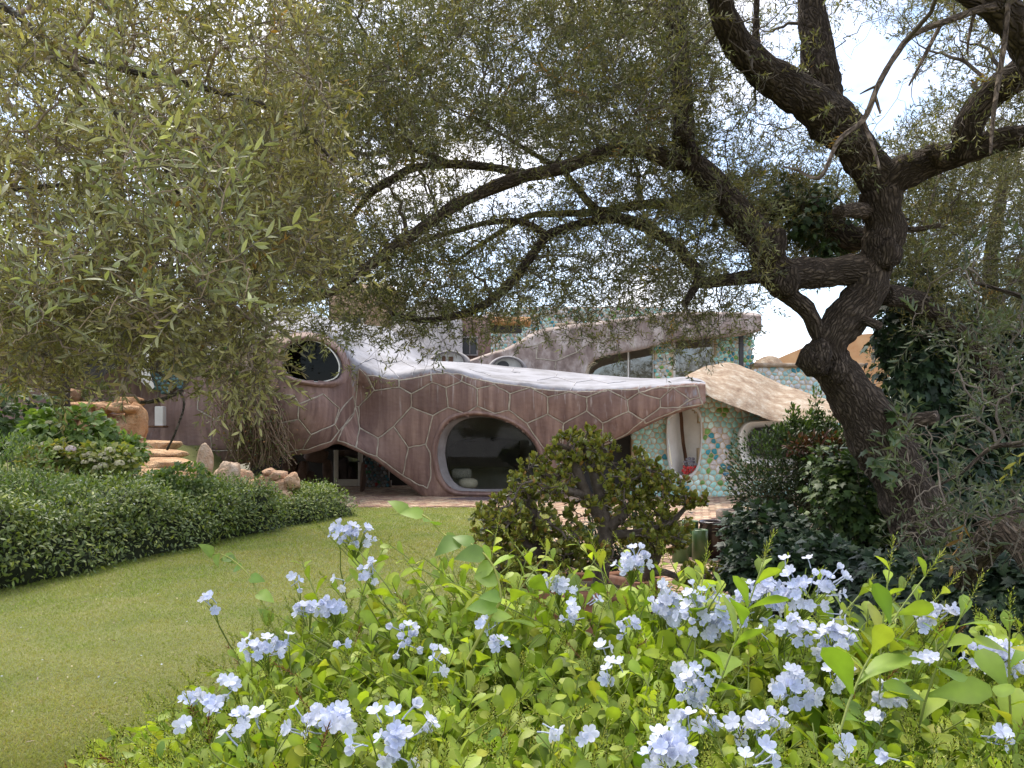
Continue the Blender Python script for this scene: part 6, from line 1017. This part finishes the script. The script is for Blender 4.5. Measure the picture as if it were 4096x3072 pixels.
for q_ in np.linspace(1250, 4080, 34): h_ = np.interp(q_, OUT[:, 0], OUT[:, 1]); y_ = h_ - R.uniform(15, 150); ex.append((q_ + R.normal(0, 30), y_, float(YS(q_, h_ + 40)) + R.uniform(-.05, .25)))
tip = np.concatenate([tip, [W(a, b, c) for a, b, c in ex]]); n = len(tip)
lean = np.stack([R.normal(.0, .10, n) + np.where(tip[:, 0] < -.2, -.10, 0), R.normal(-.05, .10, n), -np.full(n, .62)], -1); base = tip - np.stack([lean[:, 0] * 2.2, lean[:, 1] * 2.2, np.full(n, .62)], -1); base[:, 2] = np.maximum(base[:, 2], .05)
u = np.linspace(0, 1, 12)[None, :, None]; SP = base[:, None] * (1 - u) + tip[:, None] * u + np.stack([R.normal(0, .05, (n, 1)) * np.sin(u[..., 0] * 3.14), R.normal(0, .05, (n, 1)) * np.sin(u[..., 0] * 3.14), .05 * np.sin(u[..., 0] * 3.14) + 0 * R.random((n, 1))], -1)
mb = MB(); mb.add(*tubes(SP, np.linspace(.0034, .0011, 12)[None].repeat(n, 0), 5)); mb.build('stems', M['stem'], PL, True, 'stuff')
m = 17; k = np.repeat(np.arange(n), m); tt = np.tile(np.linspace(.28, .985, m), n) + R.normal(0, .012, n * m); tt = tt.clip(.2, .995); ti = tt * 10.999; a = ti.astype(int); f = (ti - a)[:, None]; p = SP[k, a] * (1 - f) + SP[k, a + 1] * f; ax = unit(SP[k, a + 1] - SP[k, a])
an = np.tile(np.arange(m) * 2.4, n) + R.normal(0, .3, n * m); A = unit(np.cross(ax, [.2, 1, .1])); B = np.cross(ax, A); rad = A * np.cos(an)[:, None] + B * np.sin(an)[:, None]; el = .55 + .75 * (1 - tt)[:, None] + R.normal(0, .18, (n * m, 1)); d = unit(ax * np.cos(el) + rad * np.sin(el)); nn = unit(ax * 1.0 - rad * .3 + rnd(n * m) * .25)
sz = (.031 + .053 * np.clip((1 - tt) * 3.2, 0, 1)) * R.uniform(.75, 1.15, n * m) * np.clip((p[:, 1] - .35) / .75, .45, 1.0); col = palette(n * m, PC, [3, 3, 2, 2, .7], .13); col = lerp(col, np.array([.29, .36, .055]), (.5 * np.clip((tt - .8) / .2, 0, 1))[:, None]); stemtone = (1 + .18 * R.normal(size=n))[k][:, None].clip(.6, 1.4); col = col * stemtone
sm_ = R.random(n * m) < .9; p, d, nn, sz, col = p[sm_], d[sm_], nn[sm_], sz[sm_], col[sm_]; pq = proj(p); vis_ = (pq[:, 0] > 0) & (pq[:, 0] < 4096) & (pq[:, 1] < 3060); score = np.where(vis_, p[:, 1] - sz * 6, 99); od = np.argsort(score); big, rest = od[:300], od[300:]
lms = []
for c in PC + [(0.185, 0.29, 0.036), (0.145, 0.24, 0.03), (0.22, 0.32, 0.045)]: b_ = MB(); b_.add(LP[0], LP[1], LP[2] * np.array(c)); lms.append(b_.mesh('leaf', M['soft']))
from mathutils import Matrix
FR = frames(d[big], nn[big])
for i, j in enumerate(big): inst('leaf', lms[R.integers(len(lms))], PL, p[j], Matrix(FR[i].tolist()).to_quaternion(), float(sz[j]))
mb = MB(); place(mb, LP, p[rest], frames(d[rest], nn[rest]), sz[rest], col[rest]); mb.build('foliage', M['soft'], PL, True, 'stuff')
# spiky calyx heads at many tips
spike = (np.array([(-.05, 0, 0), (.05, 0, 0), (0, 0, .06), (-.06, .6, .02), (.06, .6, .02), (0, 1, 0)]), [np.array([(0, 1, 4), (0, 4, 3), (1, 2, 4), (2, 0, 3), (3, 4, 5), (2, 3, 4)])], np.ones((6, 3)))
ti_ = np.where(R.random(n) < .55)[0]; ti_ = np.union1d(ti_, np.arange(n - len(ex), n)[::2]); m2 = 26; k = np.repeat(ti_, m2); t2 = np.tile(np.linspace(-.1, 1.0, m2), len(ti_)); ax = unit(SP[k, 11] - SP[k, 9]); pp = SP[k, 11] + ax * (t2 * .045)[:, None]; an = np.tile(np.arange(m2) * 2.4, len(ti_)); A = unit(np.cross(ax, [.2, 1, .1])); B = np.cross(ax, A); rad = A * np.cos(an)[:, None] + B * np.sin(an)[:, None]; el = (.95 - .5 * t2.clip(0, 1))[:, None]; dd = unit(ax * np.cos(el) + rad * np.sin(el)); old = (R.random(n) < .07)[k][:, None]
cc = np.where(old, palette(len(k), [(.22, .09, .04), (.30, .16, .06)]), palette(len(k), [(.34, .38, .06), (.27, .34, .05), (.42, .42, .09)], None, .1)); mb = MB(); place(mb, spike, pp, frames(dd, ax), R.uniform(.010, .016, len(k)) , cc); mb.build('calyx_spikes', M['soft'], PL, True, 'stuff')
# florets: slender tube and five petals
def floret_mesh(seed, tone, openk=1.0):
    rg = np.random.default_rng(seed); mb = MB(); st, fc_ = tubes(np.array([[(0, 0, -.026), (.001, 0, -.014), (0, 0, 0)]]), np.array([[.0012, .0010, .0014]]), 5); mb.add(st, fc_, np.array([.55, .60, .72]))
    for j in range(5):
        a = j * 2 * np.pi / 5 + rg.normal(0, .08); pr = [.07, .20, .36, .38, .17]; v, f_, t_ = leaf(pr, .12, .10 + .25 * rg.random(), mid=.84); c = np.array(tone) * t_; c[::1] = c
        v = v * .0128 * rg.uniform(.9, 1.1); el = openk * rg.uniform(.9, 1.1) * math.pi / 2; rad = np.array([math.cos(a), math.sin(a), 0]); y = rad * math.sin(el) + np.array([0, 0, 1]) * math.cos(el); x = np.array([-math.sin(a), math.cos(a), 0]); z = np.cross(x, y); mb.add(v @ np.stack([x, y, z]), f_, c)
    return mb.mesh('floret', M['petal'])
FM = [floret_mesh(i, t, o) for i, (t, o) in enumerate([((.76, .79, .90), 1.0), ((.80, .82, .91), .95), ((.70, .745, .90), 1.05), ((.83, .84, .91), 1.0), ((.76, .79, .90), .5), ((.66, .715, .89), .95)])]
CL = [(1407, 2157, 75), (1482, 2300, 46), (1345, 2128, 26), (843, 2418, 34), (1362, 2325, 24), (1325, 2425, 66), (1213, 2455, 48), (1046, 2610, 78), (1130, 2575, 44), (925, 2740, 46), (870, 2825, 48), (768, 2797, 42), (730, 2908, 26), (963, 2945, 66), (1030, 2880, 34), (1278, 2898, 104), (1611, 2556, 60), (1593, 2980, 112), (1750, 2640, 40), (2240, 2352, 60), (1963, 2500, 42), (1990, 2570, 40), (2537, 2260, 78), (2667, 2445, 90), (2815, 2480, 130), (3046, 2407, 112), (3232, 2390, 160), (3333, 2565, 92), (2778, 2760, 90), (3176, 2769, 100), (3333, 2704, 62), (3537, 2806, 82), (3750, 2482, 72), (3982, 2648, 118), (3028, 2907, 92), (2760, 2890, 72), (2667, 3028, 132), (3963, 2945, 52), (3018, 3037, 62), (2296, 2463, 40), (2520, 2500, 44), (3690, 2640, 34), (1180, 2330, 26), (3150, 2520, 70), (2450, 2700, 36)]
for i_ in range(20): x_ = R.uniform(700, 4050); y_ = np.interp(x_, OUT[:, 0], OUT[:, 1]); CL.append((x_, y_ + (3050 - y_) * R.random() + 10, R.uniform(14, 24)))
for px_, py_, r in CL:
    Y = float(YS(px_, py_)) - .05; c = W(px_, py_, Y); rr = r / F * Y; ap = r * r / (23.0 * 1.25 / Y) ** 2 * .0 + (r / (F * .0135 / Y)) ** 2; nf = int(np.clip(ap * 2.3, 2, 40)); sq = R.uniform(.65, 1.35, 3); org = c + np.array([0, .05, -.06]); hd = MB()
    D = unit(rnd(nf) * [.75, .55, .6] + [0, -.55, .42]); P = c + D * rr * np.array([1.12, .6, 1.0]) * sq * R.uniform(.45, 1.15, (nf, 1)) + rnd(nf) * .005
    st = np.stack([org + 0 * P, lerp(org, P, .55) + [0, 0, .004], P - unit(P - org) * .024], 1); hd.add(*tubes(st, np.full((nf, 3), .0011), 4), (1, 1.1, .8)); low = org + np.array([R.normal(.03, .05), .10, -.15]); hd.add(*tubes(np.array([[low, lerp(low, org, .5) + [R.normal(0, .02), 0, .02], org]]), np.array([[.0025, .002, .0018]]), 5), (1, 1, 1)); h_ = hd.build('flower_cluster', M['stem'], PL)
    for j in range(nf):
        ax_ = unit(D[j] * .8 + unit(P[j] - org) * .5 + rnd(1)[0] * .22); q = Vector(ax_).to_track_quat('Z', 'Y'); q.rotate(Matrix.Rotation(R.uniform(0, 6.28), 3, Vector(ax_))); inst('floret', FM[R.integers(0, 6)] if R.random() < .9 else FM[4], h_, P[j], q, float(R.uniform(.85, 1.12)))
# two wandering bindweed shoots over the bush
LV = leaf([.20, .36, .30, .18, .0], .18, .35, mid=1.1)
for lb_, pts, sz_ in (('thin bindweed shoot reaching left over the lawn', [(1140, 2640, 1.7), (1105, 2540, 1.7), (1060, 2440, 1.72), (1000, 2310, 1.75), (930, 2240, 1.78), (870, 2215, 1.8), (835, 2230, 1.82)], .042), ('tall bindweed shoot twining up in front of the jade plant', [(1870, 2640, 1.25), (1960, 2470, 1.25), (2003, 2390, 1.25), (1970, 2260, 1.27), (1890, 2180, 1.3), (1780, 2140, 1.33), (1690, 2060, 1.36), (1560, 2055, 1.4)], .047)):
    A_ = cr(np.array(pts, float), 8); P = Wa(A_[:, :2], A_[:, 2]); vn_ = thing('bindweed', lb_, 'vine', P[0]); mb = MB(); mb.add(*tubes(P[None], np.linspace(.0026, .0010, len(P))[None], 5), (1.2, 1.1, .8)); mb.build('stem', M['stem'], vn_)
    for i in range(8, len(P) - 1, 4):
        ax_ = unit(P[i + 1] - P[i - 1]); d_ = unit(rnd(1)[0] * [1, .6, .5] + ax_ * .3 + [0, -.2, .05]); b_ = MB(); place(b_, LV, P[i][None], frames(d_[None], np.array([[R.normal(0, .4), -.7, .7]])), np.array([sz_ * R.uniform(.7, 1.15)]), palette(1, [(.16, .26, .045), (.21, .30, .05)])); b_.build('leaf', M['soft'], vn_)
n = 150; c = W(960, 2860, 1.75); p = c + rnd(n).clip(-1.3, 1.3) * [.08, .1, .045] + [.03, .05, -.07]; mb = MB(); place(mb, LI, p, frames(unit(rnd(n) + [0, -.4, -.2]), rnd(n) * .5 + [0, -.6, .7]), R.uniform(.035, .06, n), palette(n, [(.028, .055, .026), (.04, .075, .03)])); tag(mb.build('ivy', M['ivy'], None, True, 'stuff'), 'dark ivy under the left end of the plumbago bush', 'ivy')
